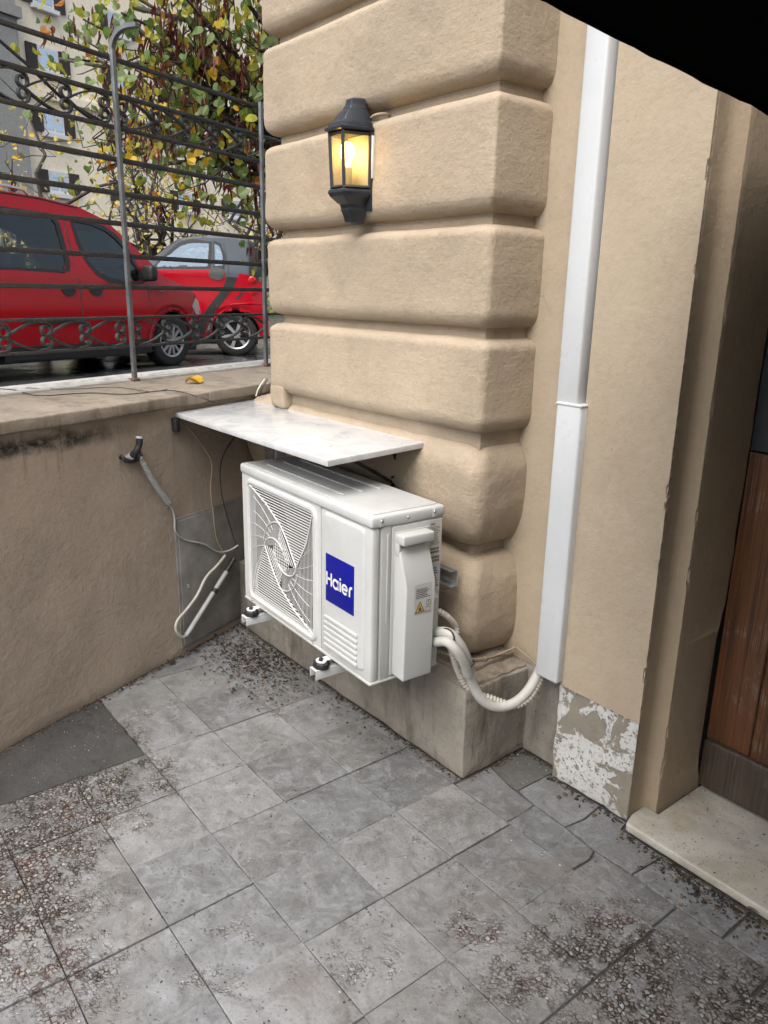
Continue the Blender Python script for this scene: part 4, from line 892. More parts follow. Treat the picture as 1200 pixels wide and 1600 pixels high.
# ================================================================== CARS
def interp(T, x):
    if x <= T[0][0]: return T[0][1]
    for (a, b), (c, d_) in zip(T, T[1:]):
        if x <= c: return b+(d_-b)*(x-a)/(c-a)
    return T[-1][1]
def inside(P, x, y):
    r = False
    for i in range(len(P)):
        (a, b), (c, d_) = P[i], P[i-1]
        if (b > y) != (d_ > y) and x < (c-a)*(y-b)/(d_-b)+a: r = not r
    return r
class Car:
    def __init__(s, name, label, org, fwd, side, hw, top, tumble, belt, plan, crown, bottom, wheels, wr):
        s.o = Vector(org); s.f = Vector(fwd); s.s = Vector(side); s.hw = hw; s.top = top; s.tumble = tumble; s.belt = belt; s.plan = plan; s.crown = crown; s.bottom = bottom; s.wheels = wheels; s.wr = wr
        s.root = thing(name, tuple(s.o), label, 'car')
    def width(s, a, z):
        w_ = s.hw*interp(s.plan, a); b = interp(s.belt, a)
        if z > b: w_ -= (z-b)*s.tumble
        w_ -= .05*max(0, (.42-z)/.42)**2+.012*max(0, z-.45)*0
        w_ += .018*math.exp(-((z-.62)/.22)**2)
        return w_
    def P(s, a, z, off=0, sg=1): return tuple(s.o+s.f*a+s.s*(sg*(s.width(a, z)+off))+Vector((0, 0, z)))
    def C(s, a, l, z): return tuple(s.o+s.f*a+s.s*l+Vector((0, 0, z)))
    def body(s, a0, a1, na, nz, mats, pick, wins):
        V = []; Fc = []; MI = []; nr = 8; m = 2*(nz+1)+nr-1; st_ = []
        for i in range(na+1):
            a = a0+(a1-a0)*i/na; zb_, zt_ = interp(s.bottom, a), interp(s.top, a); ring = []
            for j in range(nz+1): z = zb_+(zt_-zb_)*j/nz; ring.append((s.P(a, z), a, z, 1))
            wt = s.width(a, zt_); cr = interp(s.crown, a)
            for j in range(1, nr): t = j/nr; l = wt*(1-2*t); ring.append((s.C(a, l, zt_+cr*(1-(2*t-1)**2)**.6), a, zt_, 0))
            for j in range(nz, -1, -1): z = zb_+(zt_-zb_)*j/nz; ring.append((s.P(a, z, 0, -1), a, z, -1))
            st_.append(ring); V += [q[0] for q in ring]
        for i in range(na):
            for j in range(m-1):
                q = [st_[i][j], st_[i][j+1], st_[i+1][j+1], st_[i+1][j]]
                a = sum(x[1] for x in q)/4; z = sum(x[2] for x in q)/4; isside = all(x[3] != 0 for x in q)
                if isside and any(inside(w_, a, z) for w_ in wins): continue
                if any(math.hypot(a-wa_, z-s.wr) < s.wr*1.17 for wa_ in s.wheels) and isside: continue
                Fc.append((i*m+j, (i+1)*m+j, (i+1)*m+j+1, i*m+j+1)); MI.append(pick(a, z, isside))
        n0 = na*m; Fc.append(tuple(range(m))); MI.append(pick(a0, .5, True)); Fc.append(tuple(n0+k for k in range(m-1, -1, -1))); MI.append(pick(a1, .5, True))
        o = mk('body', V, Fc, mats, s.root, True, 32); o.data.polygons.foreach_set('material_index', MI); fixn(o); s.bodyo = o
        V = [s.C(a, l, z) for a in (a0+.15, a1-.15) for l in (-s.hw*.75, s.hw*.75) for z in (.16, .5)]
        mk('underbody', V, [(0, 1, 3, 2), (4, 6, 7, 5), (0, 4, 5, 1), (2, 3, 7, 6), (0, 2, 6, 4), (1, 5, 7, 3)], M_trim, s.root)
        return o
    def patch(s, name, poly, off, mat, parent=None, sg=1, sub=1):
        cx = sum(p[0] for p in poly)/len(poly); cz_ = sum(p[1] for p in poly)/len(poly); V = [s.P(cx, cz_, off, sg)]; n = 0; pts = []
        for i, p in enumerate(poly):
            q = poly[(i+1) % len(poly)]
            for k in range(sub): pts.append((p[0]+(q[0]-p[0])*k/sub, p[1]+(q[1]-p[1])*k/sub))
        V += [s.P((a+cx)/2, (z+cz_)/2, off, sg) for a, z in pts]+[s.P(a, z, off, sg) for a, z in pts]; m = len(pts)
        Fc = [(0, 1+i, 1+(i+1) % m) for i in range(m)]+[(1+i, 1+m+i, 1+m+(i+1) % m, 1+(i+1) % m) for i in range(m)]
        o = mk(name, V, Fc, mat, parent or s.root, True)
        if o.data.polygons[0].normal.dot(s.s*sg) < 0: o.data.flip_normals()
        return o
    def window(s, poly, sg=1, k=.028, mat=None):
        cx = sum(p[0] for p in poly)/len(poly); cz_ = sum(p[1] for p in poly)/len(poly); m = len(poly)
        def sc_(p, d_): L = math.hypot(p[0]-cx, p[1]-cz_); return (p[0]+(p[0]-cx)/L*d_, p[1]+(p[1]-cz_)/L*d_)
        O = [sc_(p, .035) for p in poly]; I = [sc_(p, -k) for p in poly]
        V = [s.P(a, z, .004, sg) for a, z in O]+[s.P(a, z, .004, sg) for a, z in I]+[s.P(a, z, -.03, sg) for a, z in I]
        Fc = [(i, (i+1) % m, m+(i+1) % m, m+i) for i in range(m)]+[(m+i, m+(i+1) % m, 2*m+(i+1) % m, 2*m+i) for i in range(m)]
        fr = mk('window_frame', V, Fc, M_trim, s.root); s.patch('window', I, -.006, mat or M_carglass, fr, sg)
    def line(s, name, pts, r, mat, sg=1): return tube(name, [s.P(a, z, .0005, sg) for a, z in pts], r, mat, s.root, 5)
    def wheel(s, a, rim, spokes, mat, sg=1, tyre_r=None):
        R = s.wr; lat = s.hw*interp(s.plan, a)-.035
        ax = s.s*sg; c = s.o+s.f*a+ax*lat+Vector((0, 0, R)); e1, e2 = s.f, Vector((0, 0, 1))
        def lat_(prof, n, mat_, nm, par):
            V = []; Fc = []; m = len(prof)
            for i in range(n):
                th = 2*math.pi*i/n
                for rr, d_ in prof: V.append(tuple(c+(e1*math.cos(th)+e2*math.sin(th))*rr+ax*d_))
            for i in range(n):
                for k in range(m-1): Fc.append((i*m+k, ((i+1) % n)*m+k, ((i+1) % n)*m+k+1, i*m+k+1))
            return fixn(mk(nm, V, Fc, mat_, par, True, 50))
        wl = thing('wheel', (0, 0, 0), None, None); wl.parent = s.root; wl.matrix_parent_inverse = Matrix.Translation(-s.o)
        lat_([(rim*.96, -.02), (rim*1.02, .012), (R*.9, .018), (R*.985, .0), (R, -.03), (R, -.15), (R*.95, -.17), (rim, -.18)], 30, M_tyre, 'tyre', wl)
        lat_([(rim*1.03, .012), (rim*.97, .012), (rim*.93, -.02), (rim*.9, -.06), (.0, -.06)], 30, M_trim, 'rim_well', wl)
        lat_([(rim*1.04, .006), (rim*1.0, .016), (rim*.92, .010), (rim*.9, -.01)], 30, mat, 'rim', wl)
        lat_([(0, .012), (rim*.2, .010), (rim*.24, -.01)], 14, mat, 'hub_cap', wl)
        for k in range(spokes):
            th = 2*math.pi*k/spokes+.2; d0 = e1*math.cos(th)+e2*math.sin(th); d1 = e1*-math.sin(th)+e2*math.cos(th)
            V = []
            for rr, w_, d_ in ((rim*.15, rim*.085, .008), (rim*.94, rim*(.13 if spokes < 8 else .075), .006)):
                V += [tuple(c+d0*rr+d1*w_+ax*d_), tuple(c+d0*rr-d1*w_+ax*d_), tuple(c+d0*rr-d1*w_+ax*(d_-.022)), tuple(c+d0*rr+d1*w_+ax*(d_-.022))]
            fixn(mk('spoke', V, [(0, 1, 5, 4), (1, 2, 6, 5), (2, 3, 7, 6), (3, 0, 4, 7), (0, 3, 2, 1), (4, 5, 6, 7)], mat, wl))
    def arch(s, a, sg=1, mat=M_trim):
        V = []; Fc = []; n = 14; R = s.wr*1.2; c0 = s.hw*interp(s.plan, a)
        for i in range(n+1):
            th = math.pi*(i/n*1.06-.03)
            for d_ in (.007, -.006, -.3): rr = R*(1.16 if d_ > 0 else .93); V.append(tuple(s.o+s.f*(a+rr*math.cos(th))+s.s*sg*(s.width(a+rr*math.cos(th), max(.1, s.wr+rr*math.sin(th)))+d_)+Vector((0, 0, s.wr+rr*math.sin(th)))))
        for i in range(n):
            for k in range(2): Fc.append((i*3+k, (i+1)*3+k, (i+1)*3+k+1, i*3+k+1))
        o = mk('wheel_arch', V, Fc, [mat, M_trim], s.root, True); o.data.polygons.foreach_set('material_index', [0, 1]*n)
# ------------------------------------------------------------------ red van parked along the fence
VO = -4.5; vorg = np.array(W3(.06, VO-.86, G)); 
van = Car('parked_van', 'dark red van with black side strip parked behind the fence', vorg, wd, wn, .855,
          [(.78, 1.60), (.9, 1.75), (2.2, 1.75), (2.65, 1.735), (3.08, 1.69), (3.40, 1.59), (3.58, 1.46), (3.75, 1.34), (4.16, 1.02), (4.3, .985), (4.5, .93), (4.7, .85), (4.82, .75), (4.9, .60), (4.95, .45)], .20, [(.7, 1.02), (3, 1.0), (3.8, .94), (5, .85)],
          [(.78, .90), (1.0, .98), (1.5, 1), (3.6, 1), (4.2, .97), (4.6, .90), (4.85, .78), (4.96, .62)], [(.7, .05), (3.3, .05), (3.7, .045), (4.3, .04), (4.9, .02)], [(.78, .25), (1.2, .20), (4.4, .19), (4.96, .24)], [1.62, 4.22], .305)
rw = [(1.25, 1.07), (2.70, 1.055), (2.78, 1.075), (2.80, 1.15), (2.775, 1.50), (2.72, 1.575), (1.9, 1.60), (1.25, 1.60)]
fwn = [(2.965, 1.55), (3.2, 1.535), (3.38, 1.49), (3.50, 1.42), (3.62, 1.30), (3.76, 1.06), (3.76, .965), (3.52, .957), (3.30, .985), (3.17, 1.04), (3.06, 1.16), (3.0, 1.32)]
def vpick(a, z, side):
    if not side and 3.6 < a < 4.12: return 1
    if z < .33 or (a > 4.62 and z < .52): return 2
    return 0
van.body(.78, 4.95, 104, 22, [M_red, M_carglass, M_trim], vpick, [rw, fwn])
for sg in (1, -1): van.window(rw, sg, .018); van.window(fwn, sg, .018); van.arch(1.62, sg, M_red); van.arch(4.22, sg, M_red); van.wheel(1.62, .19, 12, M_hubcap, sg); van.wheel(4.22, .19, 12, M_hubcap, sg)
van.patch('side_strip', [(2.20, .55), (2.94, .545), (2.94, .61), (2.20, .615)], .008, M_trim, sub=4)
van.patch('side_strip', [(3.02, .545), (3.78, .54), (3.78, .60), (3.02, .605)], .006, M_red, sub=4)
van.line('door_seam', [(2.86, 1.62), (2.875, 1.3), (2.90, .95), (2.905, .6), (2.90, .22)], .0055, M_trim); van.line('door_seam', [(3.84, .93), (3.86, .6), (3.80, .24)], .005, M_trim); van.line('door_seam', [(1.22, 1.62), (1.2, 1.0), (1.24, .6)], .005, M_trim)
van.line('crease', [(1.0, .93), (2.8, .915), (3.8, .90), (4.6, .80)], .004, M_red); van.line('sill_seam', [(2.1, .215), (3.9, .21)], .006, M_trim)
for a in (2.76, 3.105):
    van.patch('door_handle', [(a+.075*math.cos(t), .865+.052*math.sin(t)) for t in np.linspace(0, 2*math.pi, 13)[:-1]], .010, M_trim)
    van.line('handle_bar', [(a-.085, .868), (a+.085, .866)], .011, M_trim)
mp_ = van.P(3.83, 1.03, .07); V, Fc = rbox_data((-.055, -.09, -.085), (.055, .09, .085), .04, .03); ang = math.atan2(wd[1], wd[0])
mk('mirror', xf(V, Matrix.Translation(Vector(mp_)+Vector((0, 0, .03))) @ Matrix.Rotation(ang, 4, 'Z')), Fc, M_trim, van.root, True); tube('mirror_arm', [van.P(3.8, .98, -.01), mp_], .022, M_trim, van.root, 6)
van.patch('headlamp', [(4.60, .70), (4.72, .80), (4.80, .76), (4.87, .58), (4.80, .56), (4.68, .62)], .004, M_lampclear, sub=3)
van.line('wing_badge', [(4.02, .86), (4.09, .857)], .008, M_silver)
van.line('gutter', [(.95, 1.735), (2.2, 1.735), (2.65, 1.72), (3.06, 1.675)], .006, M_trim)
for sg in (1, -1):
    tube('roof_rail', [van.C(a, sg*.60, z) for a, z in ((1.1, 1.74), (1.2, 1.80), (2.4, 1.81), (2.55, 1.795), (2.64, 1.73))], .014, M_alloy, van.root, 6)
for a in (2.45, 3.15):
    for l in (.36, -.36):
        V, Fc = rbox_data((a-.12, l-.2, .35), (a+.0, l+.2, 1.02), .06, .2); mk('seat_back', [van.C(*p) for p in V], Fc, M_seat, van.root, True); V, Fc = rbox_data((a-.09, l-.11, 1.04), (a+.0, l+.11, 1.24), .04, .1); mk('headrest', [van.C(*p) for p in V], Fc, M_seat, van.root, True)
V, Fc = rbox_data((3.68, -.65, .8), (4.1, .65, .97), .05, .2); mk('dashboard', [van.C(*p) for p in V], Fc, M_seat, van.root, True)
# ------------------------------------------------------------------ small red and grey two-seater behind it
ex_ = Vector((.46, .888, 0)).normalized(); ns_ = Vector((ex_.y, -ex_.x, 0)); wc = Vector(tuple(Zp(370, 557, G)))
sm = Car('parked_hatchback', 'small bright red and grey two-seater parked beyond the van bonnet', wc-ns_*.745, ex_, ns_, .765,
         [(-2.25, .60), (-2.15, .78), (-1.8, .98), (-1.3, 1.13), (-1.1, 1.26), (-.72, 1.52), (-.4, 1.565), (0, 1.565), (.22, 1.53), (.33, 1.40), (.40, 1.1), (.44, .8), (.45, .5)], .22, [(-2, .95), (-1, 1.12), (.4, 1.1)],
         [(-2.25, .75), (-2.0, .9), (-1.5, .97), (-.8, .985), (-.2, 1.0), (.2, 1.0), (.38, .93), (.46, .86)], [(-2.2, .03), (-1.3, .05), (.2, .05), (.45, .01)], [(-2.25, .28), (-1.9, .22), (.2, .22), (.46, .26)], [-1.82, 0.0], .297)
w1 = [(-1.055, 1.165), (-.34, 1.185), (-.315, 1.40), (-.31, 1.50), (-.55, 1.51), (-.70, 1.46), (-.90, 1.31)]; w2 = [(-.26, 1.19), (-.14, 1.20), (-.135, 1.34), (-.18, 1.47), (-.25, 1.50)]
def spick(a, z, side):
    if not side and -1.28 < a < -.75: return 2
    if a > .20 and z > 1.02: return 3
    if (z > 1.12 and a > -1.4) or (-.14 < a <= .20 and z > 1.04+.9*max(0, a-.02)): return 1
    if z < .27: return 3
    return 0
sm.body(-2.25, .45, 76, 24, [M_red2, M_silver, M_carglass, M_trim], spick, [w1, w2])
for sg in (1, -1): sm.window(w1, sg, .012, M_carglass2); sm.window(w2, sg, .01, M_carglass2); sm.arch(0, sg, M_red2); sm.arch(-1.82, sg, M_red2); sm.wheel(0, .195, 6, M_alloy, sg); sm.wheel(-1.82, .195, 6, M_alloy, sg)
sm.patch('sill_band', [(-.10, 1.06), (.04, 1.06), (-.02, .92), (-.34, .52), (-.36, .30), (-.56, .30), (-.44, .56), (-.16, .92)], .006, M_trim, sub=3)
sm.patch('door_cup', [(-.22+.12*math.cos(t)*(1 if math.cos(t) < 0 else .7), 1.10+.085*math.sin(t)) for t in np.linspace(0, 2*math.pi, 15)[:-1]], .010, simple('cup_grey', (.06, .06, .06), .6), sub=1)
sm.patch('belt_band', [(-1.36, 1.06), (-.14, 1.06), (-.12, 1.135), (-.35, 1.15), (-1.30, 1.135)], .004, M_red2, sub=12)
sm.line('door_seam', [(-.13, 1.5), (-.08, 1.25), (-.07, 1.12), (-.14, .95), (-.36, .58)], .004, M_trim); sm.line('crease', [(-.30, .50), (-.05, .70), (.2, .72), (.40, .70)], .01, M_red2)
for z, rr in ((1.03, .052), (.875, .055)):
    V, Fc = lathe_poly([(0, .5), (.5, .43), (.87, .25), (1, 0)], 16, 0, 2*math.pi, (0, 0, 0)); c = Vector(sm.P(.225, z, -.004)); mk('tail_lamp', [tuple(c+sm.f*(v[0]*rr*1.3)+Vector((0, 0, 1))*v[1]*rr+sm.s*v[2]*.03) for v in V], Fc, M_tail, sm.root, True)
sm.patch('air_inlet', [(.0, .78), (.10, .88), (.12, .86), (.05, .775)], .004, M_trim)
c = Vector(sm.P(-1.16, 1.16, .06)); V, Fc = rbox_data((-.06, -.05, -.06), (.06, .05, .06), .03, .03); mk('mirror', [tuple(c+sm.f*v[0]+sm.s*v[1]+Vector((0, 0, v[2]))) for v in V], Fc, M_trim, sm.root, True)
for l in (.33, -.33): V, Fc = rbox_data((-.32, l-.2, .3), (-.2, l+.2, 1.22), .05, .2); mk('seat_back', [sm.C(*p) for p in V], Fc, M_seat, sm.root, True)
# ================================================================== FAR BUILDING
FOO = -24.0
fb = thing('apartment_building', W3(24, FOO, G), 'cream apartment building with brown shuttered windows across the street', 'building')
def fbox(name, s0, s1, o0, o1, z0, z1, mat, par=fb): return wbox(name, s0, s1, FOO+o0, FOO+o1, z0, z1, mat, par, 0)
fbox('wall', -10, 75, -8, 0, G, 17, M_fac); fbox('base_band', -10, 75, -.3, .12, G, 3.1, M_facg); fbox('string_course', -10, 75, 0.0, .16, 8.0, 8.25, M_fac)
sg_ = sW(Wp(27, 40, FOO+.4)); fbox('grey_pier', sg_-3.2, sg_, .0, .4, G, 17, M_facg); fbox('pier_capital', sg_-3.3, sg_+.12, .0, .55, float(Wp(27, 27, FOO+.5)[2]), float(Wp(27, 10, FOO+.5)[2]), M_facg)
wl_, wr_ = sW(Wp(56, 75, FOO)), sW(Wp(89, 80, FOO)); wz0, wz1 = float(Wp(58, 108, FOO)[2]), float(Wp(57, 70, FOO)[2]); dz_ = float(Wp(60, 12, FOO)[2])-wz0+.05
def fwin(s, z0, h):
    wdt = wr_-wl_
    f = fbox('window', s, s+wdt, .0, .05, z0, z0+h, M_frame); fbox('pane', s+.09, s+wdt/2-.05, .051, .06, z0+.12, z0+h-.1, M_winglass, f); fbox('pane', s+wdt/2+.05, s+wdt-.09, .051, .06, z0+.12, z0+h-.1, M_winglass, f)
    fbox('sill', s-.1, s+wdt+.1, .0, .22, z0-.14, z0-.002, M_frame, f)
    for a in (s-wdt*.5-.02, s+wdt+.02):
        sh_ = fbox('shutter', a, a+wdt*.5, .02, .08, z0, z0+h, M_shut)
for i in range(-3, 12):
    for z in (wz0-2*dz_, wz0-dz_, wz0, wz0+dz_):
        if z+wz1-wz0 < 16.5: fwin(wl_+i*3.35, z, wz1-wz0)
for i in range(14): fbox('basement_vent', 18+i*1.05, 18.6+i*1.05, .121, .14, 2.3, 2.9, M_shut)
# garden wall and hedge line opposite
gwall = tag(wbox('street_wall', -10, 60, -15.3, -15.0, G, 1.75, M_facg, None, .02), 'low grey wall along the far side of the street', 'wall')
# ================================================================== TREES
def leafshape(size, heart=True):
    pts = [(0, 0), (.30, -.10), (.52, .12), (.50, .42), (.28, .75), (0, 1.0), (-.28, .75), (-.50, .42), (-.52, .12), (-.30, -.10)] if heart else [(0, 0), (.28, .3), (.2, .75), (0, 1), (-.2, .75), (-.28, .3)]
    return np.array([(x*size, y*size, .26*size*abs(x)*2-.10*size*y*y) for x, y in pts])
def rot_rand(down=.6):
    ax = rng.normal(size=3); y = np.array([rng.normal()*.55, rng.normal()*.55, -down-rng.random()*.5]); y /= np.linalg.norm(y); x = np.cross(y, ax); x /= np.linalg.norm(x); z = np.cross(x, y); return np.stack([x, y, z], 1)
def limb(P0, P1, r0, r1, n=7, wob=.12):
    P = []; L = np.linalg.norm(np.array(P1)-np.array(P0))
    for i in range(n+1):
        t = i/n; P.append(np.array(P0)*(1-t)+np.array(P1)*t+np.array([0, 0, .10*L*math.sin(math.pi*t)])+rng.normal(size=3)*wob*L*.12*(0 < i < n))
    return P, [r0+(r1-r0)*i/n for i in range(n+1)]
def tree(name, label, base, h0, targets, r0, leaf, nl, mats, probs, spread, pods=0, single=0, down=.6, twigs=3, group=None):
    t = thing(name, tuple(base), label, 'tree', group); base = np.array(base, float); fork = base+np.array([0.05, .02, h0])
    P, rr = limb(base-np.array([0, 0, .02]), fork, r0, r0*.72, 6, .25); V, Fc = tube_data(P, rr, 10); mk('trunk', V, Fc, M_bark, t, True)
    cen = []; parts = []
    for T in targets:
        T = np.array(T); P, rr = limb(fork, T, r0*.42, r0*.07, 9, .5); parts.append(tube_data(P, rr, 6))
        for k in range(twigs):
            q = P[int(rng.integers(4, 10))]; e_ = q+rng.normal(size=3)*np.array(spread)*1.1; e_ = T*.5+e_*.5 if k == 0 else e_
            P2, r2 = limb(q, e_, r0*.10, r0*.03, 6, .7); parts.append(tube_data(P2, r2, 4)); cen += P2[2:]
        cen += P[6:]
    V, Fc = join(parts); crown = thing('crown', (0, 0, 0), None, None); crown.parent = t; crown.matrix_parent_inverse = Matrix.Translation(-Vector(tuple(base)))
    mk('branches', V, Fc, M_bark, crown, True)
    LV, LF, LM = [], [], []; far = []
    heart = leaf > .05
    for i in range(nl):
        c = cen[int(rng.integers(len(cen)))]+rng.normal(size=3)*np.array(spread)*.36
        sz = leaf*rng.uniform(.6, 1.25); Rm = rot_rand(down); mi = int(rng.choice(len(mats), p=probs)); far.append((np.linalg.norm(c-CAM), c, sz, Rm, mi))
    far.sort(key=lambda q: q[0]); base_leaf = {}
    for k, (dd, c, sz, Rm, mi) in enumerate(far):
        if k < single:
            if mi not in base_leaf:
                L = leafshape(leaf, heart); me = bpy.data.meshes.new('leaf'); me.from_pydata([tuple(p) for p in L], [], [tuple(range(len(L)))]); me.materials.append(mats[mi]); base_leaf[mi] = me
            o = bpy.data.objects.new('leaf', base_leaf[mi]); COL.objects.link(o); o.parent = crown; q = sz/leaf
            o.matrix_basis = Matrix(((*(Rm[0]*q), c[0]), (*(Rm[1]*q), c[1]), (*(Rm[2]*q), c[2]), (0, 0, 0, 1)))
        else:
            L = leafshape(sz, heart) @ Rm.T+c; n = len(LV); LV += [tuple(p) for p in L]; LF.append(tuple(range(n, n+len(L)))); LM.append(mi)
    o = mk('foliage', LV, LF, mats, crown); o.data.polygons.foreach_set('material_index', LM); tag(o, kind='stuff')
    if pods:
        PV, PF = [], []
        for i in range(pods):
            c0 = cen[int(rng.integers(len(cen)))]+rng.normal(size=3)*np.array(spread)*.32
            for k in range(int(rng.integers(3, 9))):
                c = c0+rng.normal(size=3)*.03; L = rng.uniform(.06, .11); dx = rng.normal(size=3)*.25; dx[2] = -1; dx /= np.linalg.norm(dx); sx = np.cross(dx, rng.normal(size=3)); sx /= np.linalg.norm(sx); n = len(PV); w_ = .008
                PV += [tuple(c), tuple(c+dx*L*.3+sx*w_), tuple(c+dx*L), tuple(c+dx*L*.3-sx*w_), tuple(c+dx*L*.75+sx*w_*.8)]; PF += [(n, n+1, n+4, n+2), (n, n+2, n+3)]
        tag(mk('seed_pods', PV, PF, L_pod, crown), kind='stuff')
    return t
tg = []
for x, y, dd in ((130, 30, 5.6), (150, 90, 5.8), (110, 60, 6.3), (190, 20, 5.4), (230, 60, 6.0), (220, 120, 5.7), (180, 150, 6.2), (270, 10, 5.2), (290, 90, 5.9), (270, 160, 5.7), (330, 40, 5.5), (340, 120, 6.1), (320, 190, 5.8), (380, 60, 5.2), (385, 150, 5.6), (370, 215, 5.4), (340, 250, 5.9), (290, 235, 6.2), (395, 270, 5.5), (240, 200, 6.3), (200, 215, 6.6), (400, 10, 5.0), (250, -60, 5.5), (150, -50, 5.8), (350, -60, 5.2), (440, 100, 5.2), (460, 10, 5.0), (160, 250, 6.6)):
    tg.append(Dp(x, y, dd))
tree('redbud_tree', 'autumn tree with heart-shaped green and yellow leaves and dark red pods behind the fence', W3(2.05, -1.05, .97), 1.25, tg, .075, .058, 1750, [L_green, L_pale, L_lime, L_yel, L_org], [.26, .22, .32, .14, .06], (.36, .36, .32), 420, 300, .7, 3)
for (px, py, dist, lab, nl, sx) in ((70, 565, 13.5, 'bare-branched yellow-leaved tree on the far left behind the van', 900, 1.2), (250, 560, 15.5, 'small yellowing tree behind the two cars', 800, 1.1), (395, 556, 14.5, 'dark-limbed thin tree beside the pillar, beyond the two-seater', 350, .8)):
    b = Dp(px, py, dist); b = np.array([b[0], b[1], G]); T = []
    for k in range(16):
        ang_ = rng.uniform(0, 2*math.pi); q = rng.uniform(.3, 1.6)*sx; T.append(b+np.array([q*math.cos(ang_), q*math.sin(ang_), rng.uniform(1.4, 4.2)]))
    tree('yellow_tree', lab, b, 1.1, T, .10, .06, nl, [L_small, L_small2, L_yel], [.5, .3, .2], (.55, .55, .45), 0, 0, .3, 4, 'thin yellow trees across the street')
# clipped hedge mass along the far wall
HV, HF, HM = [], [], []
for i in range(7000):
    s = rng.uniform(0, 34); c = np.array(W3(s, -14.3+rng.normal()*.35, G+abs(rng.normal())*.55+.25*rng.random())); c[2] = min(c[2], 2.5); L = leafshape(rng.uniform(.07, .13), False) @ rot_rand(.2).T+c; n = len(HV); HV += [tuple(p) for p in L]; HF.append(tuple(range(n, n+len(L)))); HM.append(int(rng.choice(3, p=[.35, .45, .2])))
hd = mk('hedge', HV, HF, [L_small, L_small2, L_green]); hd.data.polygons.foreach_set('material_index', HM); tag(hd, 'loose yellow-green hedge in front of the far street wall', 'hedge', kind='stuff')
# ================================================================== FALLEN LEAVES AND DEBRIS
def fallen(p, size, mat, rz, label, group=None):
    L = leafshape(size, True); L[:, 2] += .18*size*np.sin(L[:, 1]/size*3); c, s_ = math.cos(rz), math.sin(rz); V = [(p[0]+a*c-b*s_, p[1]+a*s_+b*c, p[2]+z+.002) for a, b, z in L]; V2 = [(a, b, z-.0012) for a, b, z in V]; n = len(V)
    o = mk('fallen_leaf', V+V2, [tuple(range(n)), tuple(range(2*n-1, n-1, -1))]+[(i, n+i, n+(i+1) % n, (i+1) % n) for i in range(n)], mat); tag(o, label, 'leaf', group)
fallen(Zp(312, 599, 1.13), .075, L_yel, 2.2, 'yellow fallen leaf lying on the stone coping')
for k, (x, y, lb) in enumerate(((8, 601, 'brown'), (52, 598, 'pale'), (70, 597, 'yellow'))):
    fallen(W3(sW(Zp(x, y, 1.06))*.75, -.66-.03*k, .992), .085, (L_org, L_small, L_yel)[k], k*1.3, lb+' fallen leaf on the pavement edge behind the coping')
for k, (x, y) in enumerate(((1168, 1415), (1185, 1425), (1150, 1395))): fallen(Zp(x, y, .006), .03, (L_org, L_dry, L_yel)[k], k*2., ('orange-brown', 'dry brown', 'yellowish')[k]+' small leaf scrap in the gutter below the marble step')
def debris(name, label, pts, mats, smin, smax, flat=.35):
    V, Fc, MI = [], [], []
    for p in pts:
        n = len(V); m = int(rng.integers(4, 7)); s = rng.uniform(smin, smax)*rng.uniform(.6, 1.4); a0 = rng.uniform(0, 6.28); el = rng.uniform(.3, 1); th = rng.uniform(0, 3.14); tl = rng.normal()*flat
        ring_ = []
        for k in range(m):
            a = a0+2*math.pi*k/m; r_ = s*rng.uniform(.6, 1); x, y = r_*math.cos(a), r_*el*math.sin(a); xx, yy = x*math.cos(th)-y*math.sin(th), x*math.sin(th)+y*math.cos(th); ring_.append((p[0]+xx, p[1]+yy, p[2]+.0012+abs(xx*tl)))
        V += ring_+[(p[0], p[1], p[2]+.0012+s*.35)]; mi = int(rng.integers(len(mats)))
        for k in range(m): Fc.append((n+k, n+(k+1) % m, n+m)); MI.append(mi)
    o = mk(name, V, Fc, mats); o.data.polygons.foreach_set('material_index', MI); tag(o, label, name.replace('_', ' '), kind='stuff')
def along(a, b, n, w_, side):                                    # points along a floor line, thinning away from it
    a, b = np.array(a), np.array(b); d_ = b-a; nn = np.array([-d_[1], d_[0]])/np.linalg.norm(d_)*side; return [(*(a+d_*rng.random()+nn*abs(rng.normal())*w_), .001) for _ in range(n)]
wb = lambda s: W3(s, .004, 0)[:2]
pts = along(wb(-1.7), wb(.05), 900, .014, -1)+along((-1.5, -.006), (0, -.006), 700, .012, -1)+along((.004, 0), (.004, .3), 120, .012, -1)+along((.165, .25), (.46, .25), 220, .012, -1)+along((.48, .206), (1.6, .202), 900, .02, -1)+along((.004, .295), (.16, .295), 90, .01, -1)
debris('dirt_crumbs', 'dark dirt gathered where walls, plinth and step meet the paving', pts, [L_dirt, L_dirt, L_dry], .002, .007)
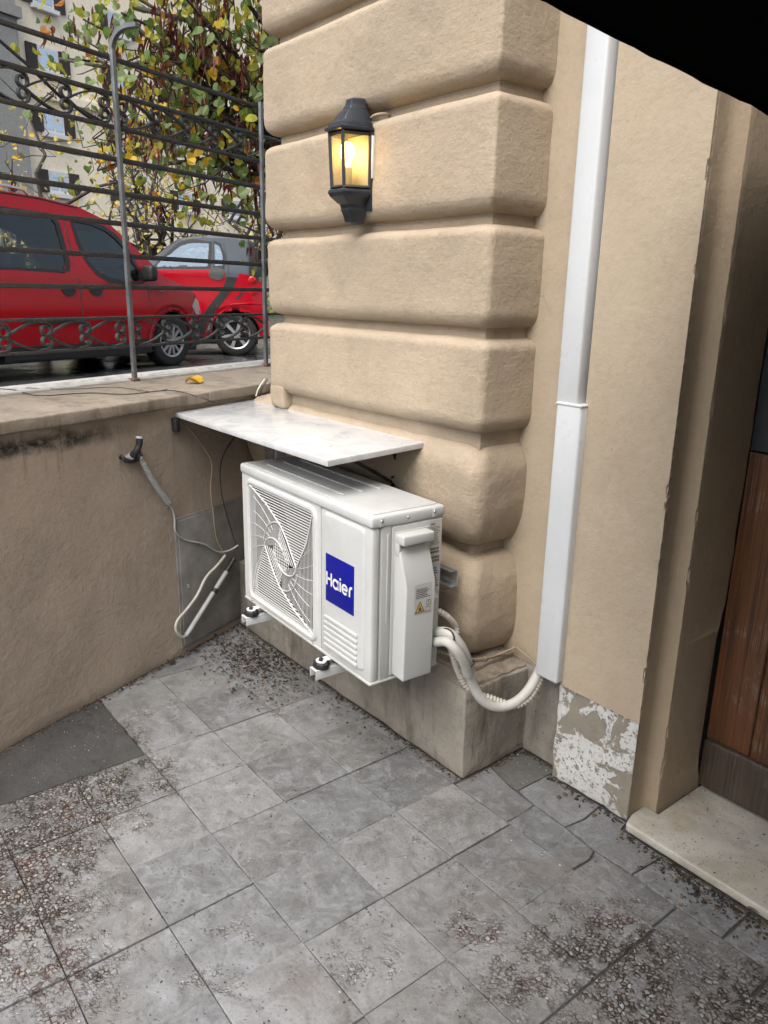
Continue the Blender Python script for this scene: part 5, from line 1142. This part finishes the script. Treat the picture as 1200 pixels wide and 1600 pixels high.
pts = [(x, y, .001) for x, y in zip(rng.normal(-1.16, .15, 1800), rng.normal(-.13, .09, 1800)) if y < -.01 and (x+WX)*wn[0]+y*wn[1] > .01]+[(x, y, .001) for x, y in zip(rng.uniform(-1.3, -.2, 200), -.01-abs(rng.normal(0, .07, 200)))]+along((.6, .2), (1.6, .2), 700, .045, -1)
debris('leaf_litter', 'brown leaf litter in the corner below the air conditioner and by the step', pts, [L_dry, L_dirt, L_dirt, L_dirt], .002, .008, .8)
pts = [(x, y, .001) for x, y in zip(rng.normal(-1.15, .16, 70), rng.normal(-.15, .1, 70)) if y < -.02 and (x+WX)*wn[0]+y*wn[1] > .02]+along((.55, .2), (1.6, .2), 90, .05, -1)+along(wb(-1.6), wb(0), 50, .03, -1)+along((.17, .24), (.45, .24), 14, .03, -1)
debris('leaf_scraps', 'larger curled leaf scraps blown against the walls and step', pts, [L_dry, L_dirt, L_dirt, L_dry], .005, .013, .9)
pts = [(x, y, .001) for x, y in zip(rng.uniform(-1.2, 1.3, 900), rng.uniform(-1.5, .15, 900)) if (x+WX)*wn[0]+y*wn[1] > .02 and not (x < .01 and y > -.01)]+[(x, y, .002) for x, y in zip(rng.uniform(-1.2, -.76, 160), rng.uniform(-1.2, -.79, 160)) if (x+WX)*wn[0]+y*wn[1] > .02]+[(x, y, .001) for x, y in zip(rng.normal(.1, .06, 60), rng.normal(.2, .05, 60)) if x > .01 and y < .29]
debris('grit', 'scattered pale and dark grit specks over the paving', pts, [L_chip, L_dirt, L_chip, L_dirt, L_dirt], .0012, .0035)
pts = [(x, y, .0315) for x, y in zip(rng.uniform(.52, 1.3, 260), rng.uniform(.22, .55, 260))]
debris('specks', 'tiny dark specks of dirt on the marble doorstep', pts, [L_dirt, L_dirt, L_dry], .001, .0035)
pts = [(float(p[0]), float(p[1]), 1.0605) for p in [Zp(450, 655, SZ), Zp(497, 664, SZ), Zp(617, 678, SZ), Zp(628, 694, SZ), Zp(517, 699, SZ), Zp(470, 703, SZ), Zp(480, 706, SZ), Zp(600, 669, SZ), Zp(640, 684, SZ)]]
debris('crumbs', 'few dark crumbs lying on the marble shelf', pts, [L_dirt], .003, .006)
